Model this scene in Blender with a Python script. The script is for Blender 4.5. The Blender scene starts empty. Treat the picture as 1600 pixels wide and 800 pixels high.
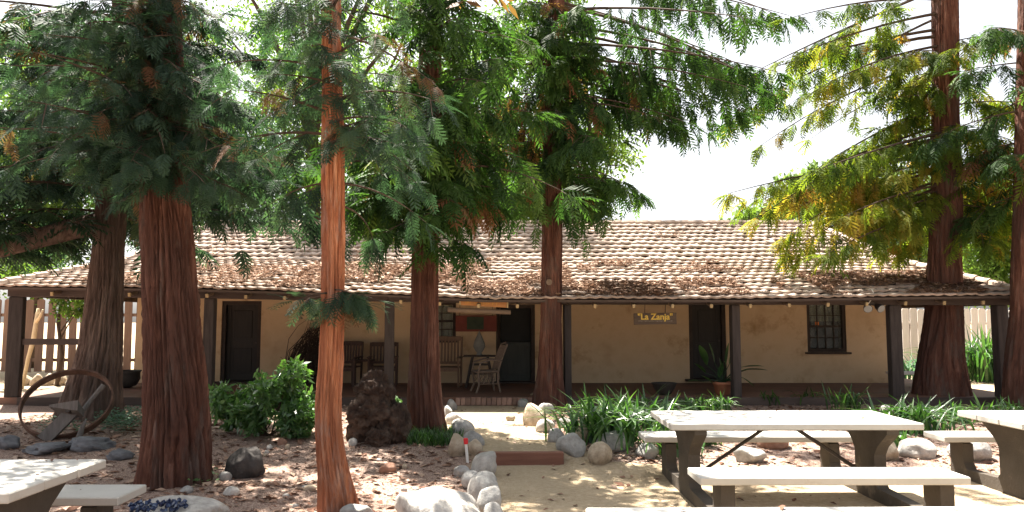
import bpy, math, random
import numpy as np
from mathutils import Vector, Matrix
R = math.radians
rng = np.random.default_rng(7)
random.seed(7)
S = bpy.context.scene
COL = S.collection

# ------------------------------------------------------------------ camera, world, sun, exposure
F = 1200.0                     # focal length in photo pixels (photo 1600 wide)
EYE = 1.66
PITCH = math.atan(100.0 / F)
cam_d = bpy.data.cameras.new('camera')
cam_d.sensor_width = 36.0
cam_d.lens = 36.0 * F / 1600.0
cam_d.clip_end = 2000
cam = bpy.data.objects.new('camera', cam_d)
cam.location = (0, 0, EYE)
cam.rotation_euler = (math.pi / 2 + PITCH, 0, 0)
COL.objects.link(cam)
S.camera = cam

SUN = Vector((-0.24, 0.42, 0.875)).normalized()      # towards the sun
W = bpy.data.worlds.new('World'); S.world = W; W.use_nodes = True
wn = W.node_tree.nodes; wl = W.node_tree.links
for n in list(wn): wn.remove(n)
sky = wn.new('ShaderNodeTexSky'); sky.sky_type = 'NISHITA'; sky.sun_disc = False
sky.sun_elevation = math.asin(SUN.z); sky.sun_rotation = math.atan2(SUN.x, SUN.y)
sky.air_density = 1.0; sky.dust_density = 3.5; sky.ozone_density = 1.0
bg = wn.new('ShaderNodeBackground'); bg.inputs[1].default_value = 0.058
wo = wn.new('ShaderNodeOutputWorld')
hs = wn.new('ShaderNodeHueSaturation'); hs.inputs['Saturation'].default_value = .25
wl.new(sky.outputs[0], hs.inputs['Color']); wl.new(hs.outputs[0], bg.inputs[0]); wl.new(bg.outputs[0], wo.inputs[0])
sl = bpy.data.lights.new('sun', 'SUN'); sl.energy = 5.0; sl.angle = R(0.55); sl.color = (1.0, 0.93, 0.82)
so = bpy.data.objects.new('sun', sl); so.rotation_euler = SUN.to_track_quat('Z', 'Y').to_euler(); so.location = (0, 0, 30)
COL.objects.link(so)
S.view_settings.view_transform = 'Standard'; S.view_settings.look = 'None'
S.view_settings.exposure = 2.35; S.view_settings.gamma = 1.0
S.render.engine = 'CYCLES'
S.cycles.max_bounces = 6; S.cycles.diffuse_bounces = 4; S.cycles.transparent_max_bounces = 8

# ------------------------------------------------------------------ noise and terrain
def _h(ix, iy, iz):
    n = (ix * 374761393 + iy * 668265263 + iz * 2147483647 + 1274126177) & 0xffffffff
    n = ((n ^ (n >> 13)) * 1274126177) & 0xffffffff
    n = ((n ^ (n >> 16)) * 2246822519) & 0xffffffff
    return ((n ^ (n >> 15)) & 0xffff) / 65535.0
def vnoise(x, y, z):
    x, y, z = np.broadcast_arrays(np.asarray(x, float), np.asarray(y, float), np.asarray(z, float))
    ix, iy, iz = (np.floor(a).astype(np.int64) for a in (x, y, z))
    fx, fy, fz = x - ix, y - iy, z - iz
    fx, fy, fz = (a * a * (3 - 2 * a) for a in (fx, fy, fz))
    c = 0
    for dx in (0, 1):
        for dy in (0, 1):
            for dz in (0, 1):
                w = (fx if dx else 1 - fx) * (fy if dy else 1 - fy) * (fz if dz else 1 - fz)
                c = c + w * _h(ix + dx, iy + dy, iz + dz)
    return c
def fbm(x, y, z, o=4):
    s = 0; a = .5; f = 1.0; t = 0
    for _ in range(o):
        s = s + a * vnoise(x * f + 17.3, y * f + 5.1, z * f + 9.7); t += a; a *= .5; f *= 2.03
    return s / t
def sstep(a, b, x):
    t = np.clip((x - a) / (b - a), 0, 1); return t * t * (3 - 2 * t)
def path_mask(X, Y):
    """1 on the sandy path and the picnic yard, 0 in the mulch beds"""
    X = np.asarray(X, float); Y = np.asarray(Y, float)
    wob = (fbm(X * 1.3, Y * 1.3, 0 * X, 3) - .5) * .5
    left = np.interp(Y, [0, 4, 6, 7, 8, 9, 10.5, 12, 14, 15.2], [-.9, -.75, -.3, -.2, -.35, -.48, -.95, -1.1, -1.25, -1.3])
    right = np.interp(Y, [0, 7.5, 8.2, 8.9, 9.4, 10.5, 12, 14, 15.2], [60, 60, 7, 1.1, .8, .55, .35, .45, .5])
    m = sstep(-.12, .12, X - left + wob * .4) * sstep(-.15, .15, right - X + wob * .4)
    return m * sstep(15.6, 15.2, Y)
def terrain(X, Y):
    X = np.asarray(X, float); Y = np.asarray(Y, float)
    pm = sstep(-.5, -.38, X) * sstep(.72, .56, X)
    ramp = sstep(7.9, 10.3, Y); stp = np.where(Y > 9.06, 1.0, 0.0)
    up = np.where(pm > 0, pm * stp + (1 - pm) * ramp, ramp)
    z = up * .14 * (1 - sstep(10.5, 15.0, Y) * 1.0)
    z = z + (fbm(X * .9, Y * .9, 0 * X, 3) - .5) * .05 * (1 - path_mask(X, Y)) * sstep(18, 14, Y)
    z = z + (fbm(X * 5, Y * 5, 0 * X, 3) - .5) * .025 * (1 - .6 * path_mask(X, Y)) * sstep(20, 14, Y)
    far = sstep(30, 120, np.hypot(X, Y - 10))
    return z - .02 * far
def tz(x, y): return float(terrain(np.array([x]), np.array([y]))[0])
cp, sp = math.cos(PITCH), math.sin(PITCH)
def at(px, py, d):
    u = (px - 800) / F; v = (400 - py) / F
    t = d / (cp - v * sp)
    return Vector((u * t, d, EYE + (sp + v * cp) * t))
def ground(px, py, z0=None):
    z = 0.0
    for _ in range(12):
        v = (400 - py) / F
        d = (z - EYE) / (sp + v * cp) * (cp - v * sp)
        p = at(px, py, d)
        if z0 is not None: z = z0
        else: z = .5 * z + .5 * tz(p.x, p.y)
    return p

# ------------------------------------------------------------------ mesh builder
class MB:
    def __init__(s): s.v = []; s.f = []
    def add(s, vs, fs, M=None):
        b = len(s.v)
        s.v += [tuple(M @ Vector(q)) for q in vs] if M is not None else [tuple(q) for q in vs]
        s.f += [tuple(i + b for i in f) for f in fs]
    def box(s, c, d, rot=None, jit=0, M=None, bev=0):
        x, y, z = d[0] / 2, d[1] / 2, d[2] / 2
        T = Matrix.Translation(Vector(c))
        if rot is not None:
            T = T @ (Matrix.Rotation(rot[2], 4, 'Z') @ Matrix.Rotation(rot[1], 4, 'Y') @ Matrix.Rotation(rot[0], 4, 'X'))
        if M is not None: T = M @ T
        if bev <= 0:
            vs = [(sx * x, sy * y, sz * z) for sx in (-1, 1) for sy in (-1, 1) for sz in (-1, 1)]
            fs = [(0, 1, 3, 2), (4, 6, 7, 5), (0, 4, 5, 1), (2, 3, 7, 6), (0, 2, 6, 4), (1, 5, 7, 3)]
        else:
            b = min(bev, x * .9, y * .9, z * .9); vs = []; idx = {}
            for sx in (-1, 1):
                for sy in (-1, 1):
                    for sz in (-1, 1):
                        for a in range(3):
                            q = [sx * (x - b), sy * (y - b), sz * (z - b)]
                            q[a] = (sx, sy, sz)[a] * (x, y, z)[a]
                            idx[(sx, sy, sz, a)] = len(vs); vs.append(q)
            fs = []
            for a in range(3):
                o1, o2 = [k for k in range(3) if k != a]
                for sgn in (-1, 1):
                    q = []
                    for (p1, p2) in ((-1, -1), (1, -1), (1, 1), (-1, 1)):
                        k = [0, 0, 0]; k[a] = sgn; k[o1] = p1; k[o2] = p2
                        q.append(idx[(*k, a)])
                    fs.append(tuple(q))
            for a in range(3):
                o1, o2 = [k for k in range(3) if k != a]
                for p1 in (-1, 1):
                    for p2 in (-1, 1):
                        def I(m, ax):
                            k = [0, 0, 0]; k[a] = m; k[o1] = p1; k[o2] = p2
                            return idx[(*k, ax)]
                        fs.append((I(-1, o1), I(1, o1), I(1, o2), I(-1, o2)))
            for sx in (-1, 1):
                for sy in (-1, 1):
                    for sz in (-1, 1):
                        fs.append(tuple(idx[(sx, sy, sz, a)] for a in range(3)))
        if jit: vs = [(q[0] + random.uniform(-jit, jit), q[1] + random.uniform(-jit, jit), q[2] + random.uniform(-jit, jit)) for q in vs]
        s.add(vs, fs, T)
        return s
    def tube(s, pts, rad, n=8, cap=True):
        pts = [Vector(p) for p in pts]
        if not hasattr(rad, '__len__'): rad = [rad] * len(pts)
        b = len(s.v); up = Vector((0.13, 0.27, 1)).normalized(); prev = None
        for i, p in enumerate(pts):
            t = (pts[min(i + 1, len(pts) - 1)] - pts[max(i - 1, 0)]).normalized()
            if prev is None:
                a = t.cross(up)
                if a.length < .05: a = t.cross(Vector((1, 0, 0)))
            else: a = prev - t * prev.dot(t)
            a.normalize(); prev = a; c = t.cross(a)
            for k in range(n):
                w = 2 * math.pi * k / n
                s.v.append(tuple(p + (a * math.cos(w) + c * math.sin(w)) * rad[i]))
        for i in range(len(pts) - 1):
            for k in range(n):
                s.f.append((b + i * n + k, b + i * n + (k + 1) % n, b + (i + 1) * n + (k + 1) % n, b + (i + 1) * n + k))
        if cap:
            s.f.append(tuple(b + k for k in range(n))[::-1])
            s.f.append(tuple(b + (len(pts) - 1) * n + k for k in range(n)))
        return s
    def lathe(s, prof, n=20, M=None):
        vs = []; fs = []
        for r, z in prof:
            for k in range(n):
                w = 2 * math.pi * k / n; vs.append((r * math.cos(w), r * math.sin(w), z))
        for i in range(len(prof) - 1):
            for k in range(n):
                fs.append((i * n + k, i * n + (k + 1) % n, (i + 1) * n + (k + 1) % n, (i + 1) * n + k))
        fs.append(tuple(range(n))[::-1]); fs.append(tuple((len(prof) - 1) * n + k for k in range(n)))
        s.add(vs, fs, M); return s
    def build(s, name, m, parent=None, smooth=False):
        me = bpy.data.meshes.new(name); me.from_pydata(s.v, [], s.f); me.update()
        return link(name, me, m, parent, smooth)
def link(name, me, m, parent=None, smooth=False):
    if m is not None and not me.materials: me.materials.append(m)
    if smooth: me.polygons.foreach_set('use_smooth', np.ones(len(me.polygons), bool))
    o = bpy.data.objects.new(name, me); COL.objects.link(o)
    if parent is not None:
        o.parent = parent
        if not PARENT_LOCAL[0]: o.matrix_parent_inverse = PINV(parent)
    return o
PARENT_LOCAL = [False]
def PINV(p):
    M = Matrix.Identity(4)
    while p is not None:
        M = (p.matrix_parent_inverse @ p.matrix_basis if p.parent else p.matrix_basis) @ M if False else (p.matrix_parent_inverse @ p.matrix_basis) @ M
        p = p.parent
    return M.inverted()
def np_mesh(name, V, Fq, m, parent=None, smooth=False, tint=None):
    """V (n,3) float array, Fq (k,3|4) int array"""
    me = bpy.data.meshes.new(name); k = Fq.shape[1]
    me.vertices.add(len(V)); me.vertices.foreach_set('co', V.astype(np.float32).ravel())
    me.loops.add(Fq.size); me.loops.foreach_set('vertex_index', Fq.astype(np.int32).ravel())
    me.polygons.add(len(Fq)); me.polygons.foreach_set('loop_start', np.arange(0, Fq.size, k, dtype=np.int32))
    if tint is not None:
        a = me.attributes.new('tint', 'FLOAT', 'POINT'); a.data.foreach_set('value', tint.astype(np.float32))
    me.update(calc_edges=True); me.validate()
    return link(name, me, m, parent, smooth)
def empty(name, loc, label, cat, group=None, rz=0):
    o = bpy.data.objects.new(name, None); COL.objects.link(o)
    o.location = loc; o.rotation_euler = (0, 0, rz); o.empty_display_size = .1
    return tag(o, label, cat, group)
def tag(o, label=None, cat=None, group=None, kind=None):
    if label: o['label'] = label
    if cat: o['category'] = cat
    if group: o['group'] = group
    if kind: o['kind'] = kind
    return o
def copy_tree(o, parent=None):
    c = o.copy(); COL.objects.link(c)
    if parent is not None: c.parent = parent
    for ch in [k for k in bpy.data.objects if k.parent == o]: copy_tree(ch, c)
    return c

# ------------------------------------------------------------------ materials
def ramp(nt, fac, cols, pos=None):
    r = nt.nodes.new('ShaderNodeValToRGB'); e = r.color_ramp.elements
    n = len(cols); pos = pos or [i / max(1, n - 1) for i in range(n)]
    while len(e) < n: e.new(.5)
    for i in range(n): e[i].position = pos[i]; e[i].color = (*cols[i], 1)
    nt.links.new(fac, r.inputs[0]); return r.outputs[0]
def mixc(nt, fac, a, b, mode='MIX'):
    m = nt.nodes.new('ShaderNodeMix'); m.data_type = 'RGBA'; m.blend_type = mode
    for s_, v in ((0, fac), (6, a), (7, b)):
        if isinstance(v, (int, float)): m.inputs[s_].default_value = v
        elif isinstance(v, tuple): m.inputs[s_].default_value = (*v, 1)
        else: nt.links.new(v, m.inputs[s_])
    return m.outputs[2]
def noise(nt, co, scale, detail=5, rough=.6, dist=0):
    n = nt.nodes.new('ShaderNodeTexNoise'); n.inputs['Scale'].default_value = scale
    n.inputs['Detail'].default_value = detail; n.inputs['Roughness'].default_value = rough; n.inputs['Distortion'].default_value = dist
    nt.links.new(co, n.inputs['Vector']); return n.outputs[0]
def coords(nt, stretch=(1, 1, 1), gen='Object'):
    c = nt.nodes.new('ShaderNodeTexCoord'); mp = nt.nodes.new('ShaderNodeMapping'); mp.inputs['Scale'].default_value = stretch
    nt.links.new(c.outputs[gen], mp.inputs[0]); return mp.outputs[0]
def M_(name):
    m = bpy.data.materials.new(name); m.use_nodes = True
    return m, m.node_tree, m.node_tree.nodes['Principled BSDF']
def bump(nt, bs, h, st, dist=.02):
    b = nt.nodes.new('ShaderNodeBump'); b.inputs['Strength'].default_value = st; b.inputs['Distance'].default_value = dist
    nt.links.new(h, b.inputs['Height']); nt.links.new(b.outputs[0], bs.inputs['Normal'])
def mat(name, cols, scale=4, rough=.85, bst=.3, bsc=None, stretch=(1, 1, 1), var=.0, pos=None, spec=.3, detail=6, dirt=None, bdist=.02, metallic=0):
    m, nt, bs = M_(name); co = coords(nt, stretch)
    f = noise(nt, co, scale, detail)
    c = ramp(nt, f, cols, pos or [.28 + .44 * i / max(1, len(cols) - 1) for i in range(len(cols))])
    if var:
        oi = nt.nodes.new('ShaderNodeObjectInfo'); hs = nt.nodes.new('ShaderNodeHueSaturation')
        mr = nt.nodes.new('ShaderNodeMapRange'); mr.inputs[3].default_value = 1 - var; mr.inputs[4].default_value = 1 + var
        nt.links.new(oi.outputs['Random'], mr.inputs[0]); nt.links.new(mr.outputs[0], hs.inputs['Value']); nt.links.new(c, hs.inputs['Color']); c = hs.outputs[0]
    if dirt:
        f2 = noise(nt, coords(nt, (1, 1, 1)), dirt[1], 5, .7)
        k = ramp(nt, f2, [(0, 0, 0), (1, 1, 1)], [dirt[2], dirt[2] + .15]); c = mixc(nt, k, c, dirt[0])
    nt.links.new(c, bs.inputs['Base Color']); bs.inputs['Roughness'].default_value = rough
    bs.inputs['Specular IOR Level'].default_value = spec; bs.inputs['Metallic'].default_value = metallic
    if bst: bump(nt, bs, noise(nt, co, bsc or scale * 3, 6, .65), bst, bdist)
    return m
def leafmat(name, cols, pos=None, tr=.4, trc=(1.6, 1.9, .8), rough=.65, spec=.14):
    m, nt, bs = M_(name)
    a = nt.nodes.new('ShaderNodeAttribute'); a.attribute_name = 'tint'
    c = ramp(nt, a.outputs['Fac'], cols, pos)
    nt.links.new(c, bs.inputs['Base Color']); bs.inputs['Roughness'].default_value = rough; bs.inputs['Specular IOR Level'].default_value = spec
    t = nt.nodes.new('ShaderNodeBsdfTranslucent'); nt.links.new(mixc(nt, 1.0, c, trc, 'MULTIPLY'), t.inputs[0])
    mx = nt.nodes.new('ShaderNodeMixShader'); mx.inputs[0].default_value = tr
    nt.links.new(bs.outputs[0], mx.inputs[1]); nt.links.new(t.outputs[0], mx.inputs[2])
    nt.links.new(mx.outputs[0], nt.nodes['Material Output'].inputs[0])
    return m
MT = {}
MT['stucco'] = mat('stucco', [(0.462, 0.325, 0.193), (0.559, 0.41, 0.258), (0.516, 0.367, 0.223)], 1.6, .95, .35, 60, dirt=((.33, .21, .10), 1.1, .58))
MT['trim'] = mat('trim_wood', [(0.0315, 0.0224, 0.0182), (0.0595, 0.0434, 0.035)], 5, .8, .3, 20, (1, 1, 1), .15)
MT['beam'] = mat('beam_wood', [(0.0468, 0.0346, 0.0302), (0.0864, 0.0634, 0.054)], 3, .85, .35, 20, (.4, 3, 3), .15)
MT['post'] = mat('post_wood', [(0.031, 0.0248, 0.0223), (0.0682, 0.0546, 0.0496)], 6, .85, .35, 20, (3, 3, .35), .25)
MT['pale_wood'] = mat('cut_wood', [(.36, .26, .13), (.48, .36, .2)], 8, .8, .2, 30)
MT['rafter'] = mat('rafter_wood', [(.14, .1, .075), (.22, .16, .11)], 5, .85, .2, 20)
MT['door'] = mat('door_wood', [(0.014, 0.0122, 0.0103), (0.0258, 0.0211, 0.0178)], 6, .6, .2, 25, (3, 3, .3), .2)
MT['door_green'] = mat('door_grey_green', [(0.0413, 0.044, 0.0385), (0.0605, 0.0633, 0.055)], 5, .65, .2, 25, (3, 3, .4))
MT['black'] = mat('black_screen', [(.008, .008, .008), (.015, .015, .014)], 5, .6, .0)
MT['floor'] = mat('porch_concrete', [(0.136, 0.068, 0.0464), (0.2, 0.108, 0.076)], 2.5, .7, .15, 30, dirt=((.13, .085, .065), 1.5, .5))
MT['walk'] = mat('walk_concrete', [(.42, .40, .38), (.55, .53, .5)], 3, .9, .2, 40)
MT['brick'] = mat('brick', [(.20, .115, .085), (.30, .19, .15)], 6, .9, .4, 30, var=.3)
MT['tile'] = mat('roof_tile_clay', [(0.283, 0.214, 0.17), (0.396, 0.309, 0.253), (0.5, 0.409, 0.345)], 5, .9, .3, 30, var=.22, dirt=((.21, .17, .145), 2.2, .6))
MT['deck'] = mat('roof_deck', [(.09, .07, .06), (.13, .1, .085)], 3, .9, .1)
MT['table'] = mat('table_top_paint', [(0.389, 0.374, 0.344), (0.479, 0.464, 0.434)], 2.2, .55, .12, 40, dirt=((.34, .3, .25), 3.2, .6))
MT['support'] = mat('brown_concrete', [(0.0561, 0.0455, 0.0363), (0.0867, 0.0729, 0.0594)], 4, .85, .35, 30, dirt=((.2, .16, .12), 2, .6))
MT['iron'] = mat('dark_iron', [(.03, .024, .02), (.06, .045, .036)], 8, .6, .2, 30)
MT['rust'] = mat('rusty_iron', [(.055, .032, .024), (.12, .065, .045), (.17, .10, .075)], 9, .8, .4, 30)
MT['greywood'] = mat('weathered_wood', [(0.105, 0.093, 0.0868), (0.192, 0.174, 0.161)], 8, .9, .5, 20, (4, 4, .5))
MT['chair'] = mat('chair_wood', [(0.0385, 0.0196, 0.014), (0.077, 0.0385, 0.0252)], 8, .6, .2, 20, (4, 4, .5))
MT['chair_lt'] = mat('bench_wood', [(.12, .07, .045), (.2, .125, .08)], 8, .65, .2, 20, (4, 4, .5))
MT['wicker'] = mat('wicker', [(.12, .085, .065), (.24, .18, .14)], 40, .8, .4, 80)
MT['terracotta'] = mat('terracotta', [(.30, .12, .065), (.40, .17, .095)], 5, .8, .2, 30)
MT['darkpot'] = mat('dark_pot', [(.03, .027, .025), (.06, .052, .046)], 6, .6, .2, 30)
MT['greyorn'] = mat('grey_stoneware', [(.13, .13, .12), (.22, .22, .2)], 8, .8, .3, 40)
MT['sign'] = mat('sign_board', [(.085, .06, .045), (.14, .10, .07)], 6, .8, .2, 20, (.5, 3, 3))
MT['sign_or'] = mat('orange_sign_board', [(.34, .15, .055), (.48, .23, .085)], 7, .7, .2, 20, (.6, 3, 3))
MT['yellow'] = mat('yellow_paint', [(.70, .47, .08), (.8, .56, .12)], 8, .6, 0)
MT['yellow_dk'] = mat('ochre_paint', [(.45, .25, .05), (.55, .31, .07)], 8, .6, 0)
MT['grey_paint'] = mat('grey_lettering', [(.20, .17, .14), (.26, .22, .18)], 8, .7, 0)
MT['red_board'] = mat('dark_red_paint', [(.12, .028, .02), (.19, .045, .03)], 6, .7, .1)
MT['green_board'] = mat('dark_green_paint', [(.02, .035, .02), (.045, .06, .035)], 6, .7, .1)
MT['white'] = mat('white_plastic', [(.7, .68, .64), (.8, .78, .74)], 5, .6, .05)
MT['red'] = mat('red_plastic', [(.6, .02, .03), (.7, .04, .05)], 5, .5, 0)
MT['curtain'] = mat('window_shade_cloth', [(.62, .55, .30), (.72, .65, .4)], 3, .9, .1, 20)
MT['orange'] = mat('orange_sticker', [(.75, .2, .03), (.85, .28, .05)], 5, .6, 0)
MT['lens'] = mat('lamp_lens', [(0.3, 0.3, 0.282), (0.36, 0.36, 0.336)], 5, .15, 0, spec=.6)
MT['fence'] = mat('fence_wood', [(0.155, 0.093, 0.0651), (0.223, 0.143, 0.105)], 5, .9, .3, 20, (4, 4, .5), .15)
MT['fence_w'] = mat('pale_fence_wood', [(.55, .5, .46), (.68, .63, .58)], 5, .9, .2, 20, (4, 4, .5), .12)
MT['stem'] = mat('stem_brown', [(.045, .03, .022), (.085, .058, .042)], 8, .9, .3, 30)
MT['palebark'] = mat('pale_bark', [(.55, .42, .26), (.7, .56, .36)], 6, .9, .3, 20)
MT['vine'] = mat('dry_vine', [(.03, .02, .016), (.07, .048, .036)], 10, .9, .2)
MT['timber'] = mat('red_timber', [(0.165, 0.0723, 0.0495), (0.24, 0.111, 0.0765)], 6, .8, .3, 25, (.4, 4, 4))
MT['litter'] = leafmat('leaf_litter', [(0.0828, 0.0396, 0.0258), (0.202, 0.106, 0.0731), (0.368, 0.238, 0.172), (0.534, 0.405, 0.318)], tr=.1, trc=(1, 1, 1), rough=.9)
MT['roof_litter'] = leafmat('needle_litter', [(0.11, 0.0633, 0.042), (0.22, 0.132, 0.09), (0.374, 0.241, 0.168), (0.495, 0.368, 0.288)], tr=.1, trc=(1, 1, 1), rough=.9)
RW = [(.016, .036, .014), (.032, .068, .022), (.06, .11, .03), (.11, .165, .045), (.17, .08, .045)]
RWP = [0, .35, .7, .92, .955]
MT['needles'] = leafmat('redwood_needles', RW, RWP, .38, (1.7, 2.1, .8))
MT['needles_blue'] = leafmat('redwood_needles_bluish', [(0.0156, 0.0312, 0.0234), (0.0312, 0.0585, 0.0429), (0.0546, 0.0936, 0.0624), (0.0897, 0.133, 0.0702), (0.156, 0.0819, 0.0507)], RWP, .35, (1.5, 1.9, .9))
MT['needles_gold'] = leafmat('redwood_needles_golden', [(.035, .07, .015), (.07, .12, .022), (.13, .18, .03), (.24, .23, .05), (.26, .16, .05)], [0, .3, .6, .88, 1], .58, (1.8, 1.7, .6))
MT['broad'] = leafmat('broad_leaves', [(.04, .08, .025), (.07, .12, .035), (.11, .17, .05), (.15, .2, .06)], None, .5, (1.8, 2.0, .7))
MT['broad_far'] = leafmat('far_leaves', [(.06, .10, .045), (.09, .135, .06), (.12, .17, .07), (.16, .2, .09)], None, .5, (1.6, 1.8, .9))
MT['shrub'] = leafmat('shrub_leaves', [(0.0345, 0.0805, 0.0345), (0.0633, 0.127, 0.0517), (0.0978, 0.184, 0.0633), (0.161, 0.253, 0.092)], None, .35, (1.6, 2, .7), .28, .6)
MT['strap'] = leafmat('strap_leaves', [(0.017, 0.0467, 0.017), (0.034, 0.0808, 0.0255), (0.0553, 0.119, 0.034), (0.0935, 0.17, 0.051)], None, .3, (1.6, 2, .7), .35, .5)
MT['cover'] = leafmat('ground_cover_leaves', [(.06, .11, .075), (.1, .17, .12), (.16, .25, .18)], None, .3, (1.4, 1.8, 1))
def bark(name, cols, scale=9):
    m, nt, bs = M_(name); co = coords(nt, (1, 1, .12))
    f = noise(nt, co, scale, 8, .68, .4); c = ramp(nt, f, cols, [.34, .46, .56, .66])
    f2 = noise(nt, coords(nt, (1, 1, .3)), 1.7, 4); c = mixc(nt, ramp(nt, f2, [(0, 0, 0), (1, 1, 1)], [.42, .62]), c, tuple(q * .72 + .012 for q in cols[1]))
    f3 = noise(nt, coords(nt, (1, 1, .25)), 5, 6, .7); g3 = sum(cols[2]) / 3
    c = mixc(nt, ramp(nt, f3, [(0, 0, 0), (.75, .75, .75)], [.52, .68]), c, (g3 * 1.15, g3 * .92, g3 * .8))
    nt.links.new(c, bs.inputs['Base Color']); bs.inputs['Roughness'].default_value = .95; bs.inputs['Specular IOR Level'].default_value = .15
    bump(nt, bs, noise(nt, coords(nt, (1, 1, .1)), scale * 3.5, 8, .7, .3), .75, .03)
    return m
MT['bark'] = bark('redwood_bark', [(.04, .018, .013), (.10, .042, .029), (.165, .075, .052), (.25, .135, .10)])
MT['bark_grey'] = bark('redwood_bark_grey', [(.045, .03, .024), (.10, .066, .053), (.16, .11, .088), (.23, .17, .14)])
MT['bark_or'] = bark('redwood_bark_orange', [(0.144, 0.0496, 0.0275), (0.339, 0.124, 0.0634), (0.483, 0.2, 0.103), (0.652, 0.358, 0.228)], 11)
ROCK = {
 'grey': mat('rock_grey', [(.21, .20, .19), (.33, .32, .305), (.43, .415, .39)], 11, .9, .8, 22, var=.15, dirt=((.2, .17, .14), 5, .58)),
 'white': mat('rock_white', [(.28, .26, .24), (.42, .395, .365), (.55, .52, .48)], 11, .9, .8, 22, var=.1, dirt=((.3, .25, .2), 5, .6)),
 'tan': mat('rock_tan', [(.26, .20, .14), (.4, .32, .235), (.5, .42, .33)], 11, .9, .8, 22, var=.15, dirt=((.22, .17, .12), 5, .58)),
 'red': mat('rock_red', [(.2, .105, .07), (.32, .185, .13)], 11, .9, .8, 22, var=.1),
 'lava': mat('rock_lava', [(.03, .027, .026), (.075, .066, .062)], 9, .95, .8, 20),
 'slab': mat('rock_slab', [(.09, .09, .10), (.19, .19, .20)], 6, .85, .5, 15, (1, 3, 3))}
MT['burl'] = mat('burl_wood', [(0.018, 0.0108, 0.0084), (0.057, 0.0348, 0.0252), (0.12, 0.084, 0.063)], 7, .95, .9, 14, bdist=.04)
def glassmat():
    m, nt, bs = M_('window_glass')
    bs.inputs['Base Color'].default_value = (.55, .6, .6, 1); bs.inputs['Roughness'].default_value = .05
    bs.inputs['Transmission Weight'].default_value = .85; bs.inputs['IOR'].default_value = 1.1
    return m
MT['glass'] = glassmat()
MT['bluetile'] = mat('blue_glass_chips', [(.008, .01, .025), (.02, .035, .10), (.12, .17, .26)], 25, .3, .2, 30, pos=[.35, .55, .7])
def groundmat():
    m, nt, bs = M_('ground_earth'); co = coords(nt)
    a = nt.nodes.new('ShaderNodeAttribute'); a.attribute_name = 'tint'
    n1 = noise(nt, co, 1.2, 6, .7); n2 = noise(nt, co, 18, 6, .75); n3 = noise(nt, co, 70, 3, .6)
    sand = mixc(nt, ramp(nt, n2, [(0, 0, 0), (1, 1, 1)], [.4, .65]), ramp(nt, n1, [(.30, .225, .14), (.42, .33, .225)], [.35, .65]), (.46, .37, .265))
    mul = mixc(nt, ramp(nt, n3, [(0, 0, 0), (1, 1, 1)], [.42, .6]), ramp(nt, n2, [(.115, .066, .05), (.26, .165, .13)], [.35, .65]), (.42, .32, .265))
    c = mixc(nt, a.outputs['Fac'], mul, sand)
    nt.links.new(c, bs.inputs['Base Color']); bs.inputs['Roughness'].default_value = 1; bs.inputs['Specular IOR Level'].default_value = .1
    ad = nt.nodes.new('ShaderNodeMath'); ad.operation = 'ADD'; nt.links.new(n2, ad.inputs[0]); nt.links.new(n3, ad.inputs[1])
    bump(nt, bs, ad.outputs[0], .6, .03)
    return m
MT['ground'] = groundmat()

# ------------------------------------------------------------------ ground
def axis(lo, hi, st, far):
    a = list(np.arange(lo, hi + 1e-6, st)); d = st; q = hi; r = []
    while q < far: d *= 1.25; q += d; r.append(q)
    d = st; q = lo; l = []
    while q > -far: d *= 1.25; q -= d; l.append(q)
    return np.array(l[::-1] + a + r)
gx = axis(-8.5, 8.5, .07, 400); gy = axis(2.5, 15.6, .07, 400)
gy = np.array(sorted(list(gy) + [9.058, 9.062]))
GX, GY = np.meshgrid(gx, gy); GZ = terrain(GX, GY)
V = np.stack([GX.ravel(), GY.ravel(), GZ.ravel()], 1)
nx, ny = len(gx), len(gy); I = np.arange(nx * ny).reshape(ny, nx)
Q = np.stack([I[:-1, :-1], I[:-1, 1:], I[1:, 1:], I[1:, :-1]], -1).reshape(-1, 4)
pm = path_mask(GX, GY).ravel()
behind = np.where(GY.ravel() > 16.5, .9, 0) * np.where(np.abs(GX.ravel()) > 8.8, 1, 0)
g = np_mesh('ground', V, Q, MT['ground'], None, True, np.clip(np.maximum(pm, behind), 0, 1)); g['kind'] = 'structure'
tag(g, 'sandy earth yard and bark mulch beds under the trees')

# ------------------------------------------------------------------ adobe house
HY0, HYW, HYB = 15.2, 18.7, 25.3           # porch edge, front wall, back wall
FL = .15                                    # porch floor height
def eave(X): return np.interp(X, [-10.2, -6.3, -2.5, -.5, 4.5, 7.5, 10.2], [2.31, 2.27, 2.16, 2.06, 2.06, 2.11, 2.14])
def beam_z(X): return np.interp(X, [-10, -6.3, -2.5, 0, 10], [2.12, 2.09, 2.02, 1.965, 1.95])
ZB, ZR, YE, YR = 3.09, 4.42, 14.88, 22.0
XE, XB, XR = 10.1, 9.42, 8.6
def roof_z(X, Y):
    lo = eave(X) + (ZB - eave(X)) * (Y - YE) / (HYW - YE)
    hi = ZB + (ZR - ZB) * (Y - HYW) / (YR - HYW)
    return np.where(Y < HYW, lo, hi)
def half_w(Y): return np.interp(Y, [YE, HYW, YR], [XE, XB, XR])
house = empty('adobe_house', (0, HY0, 0), 'long low adobe ranch house with clay tile roof and deep shaded porch', 'house')
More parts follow.
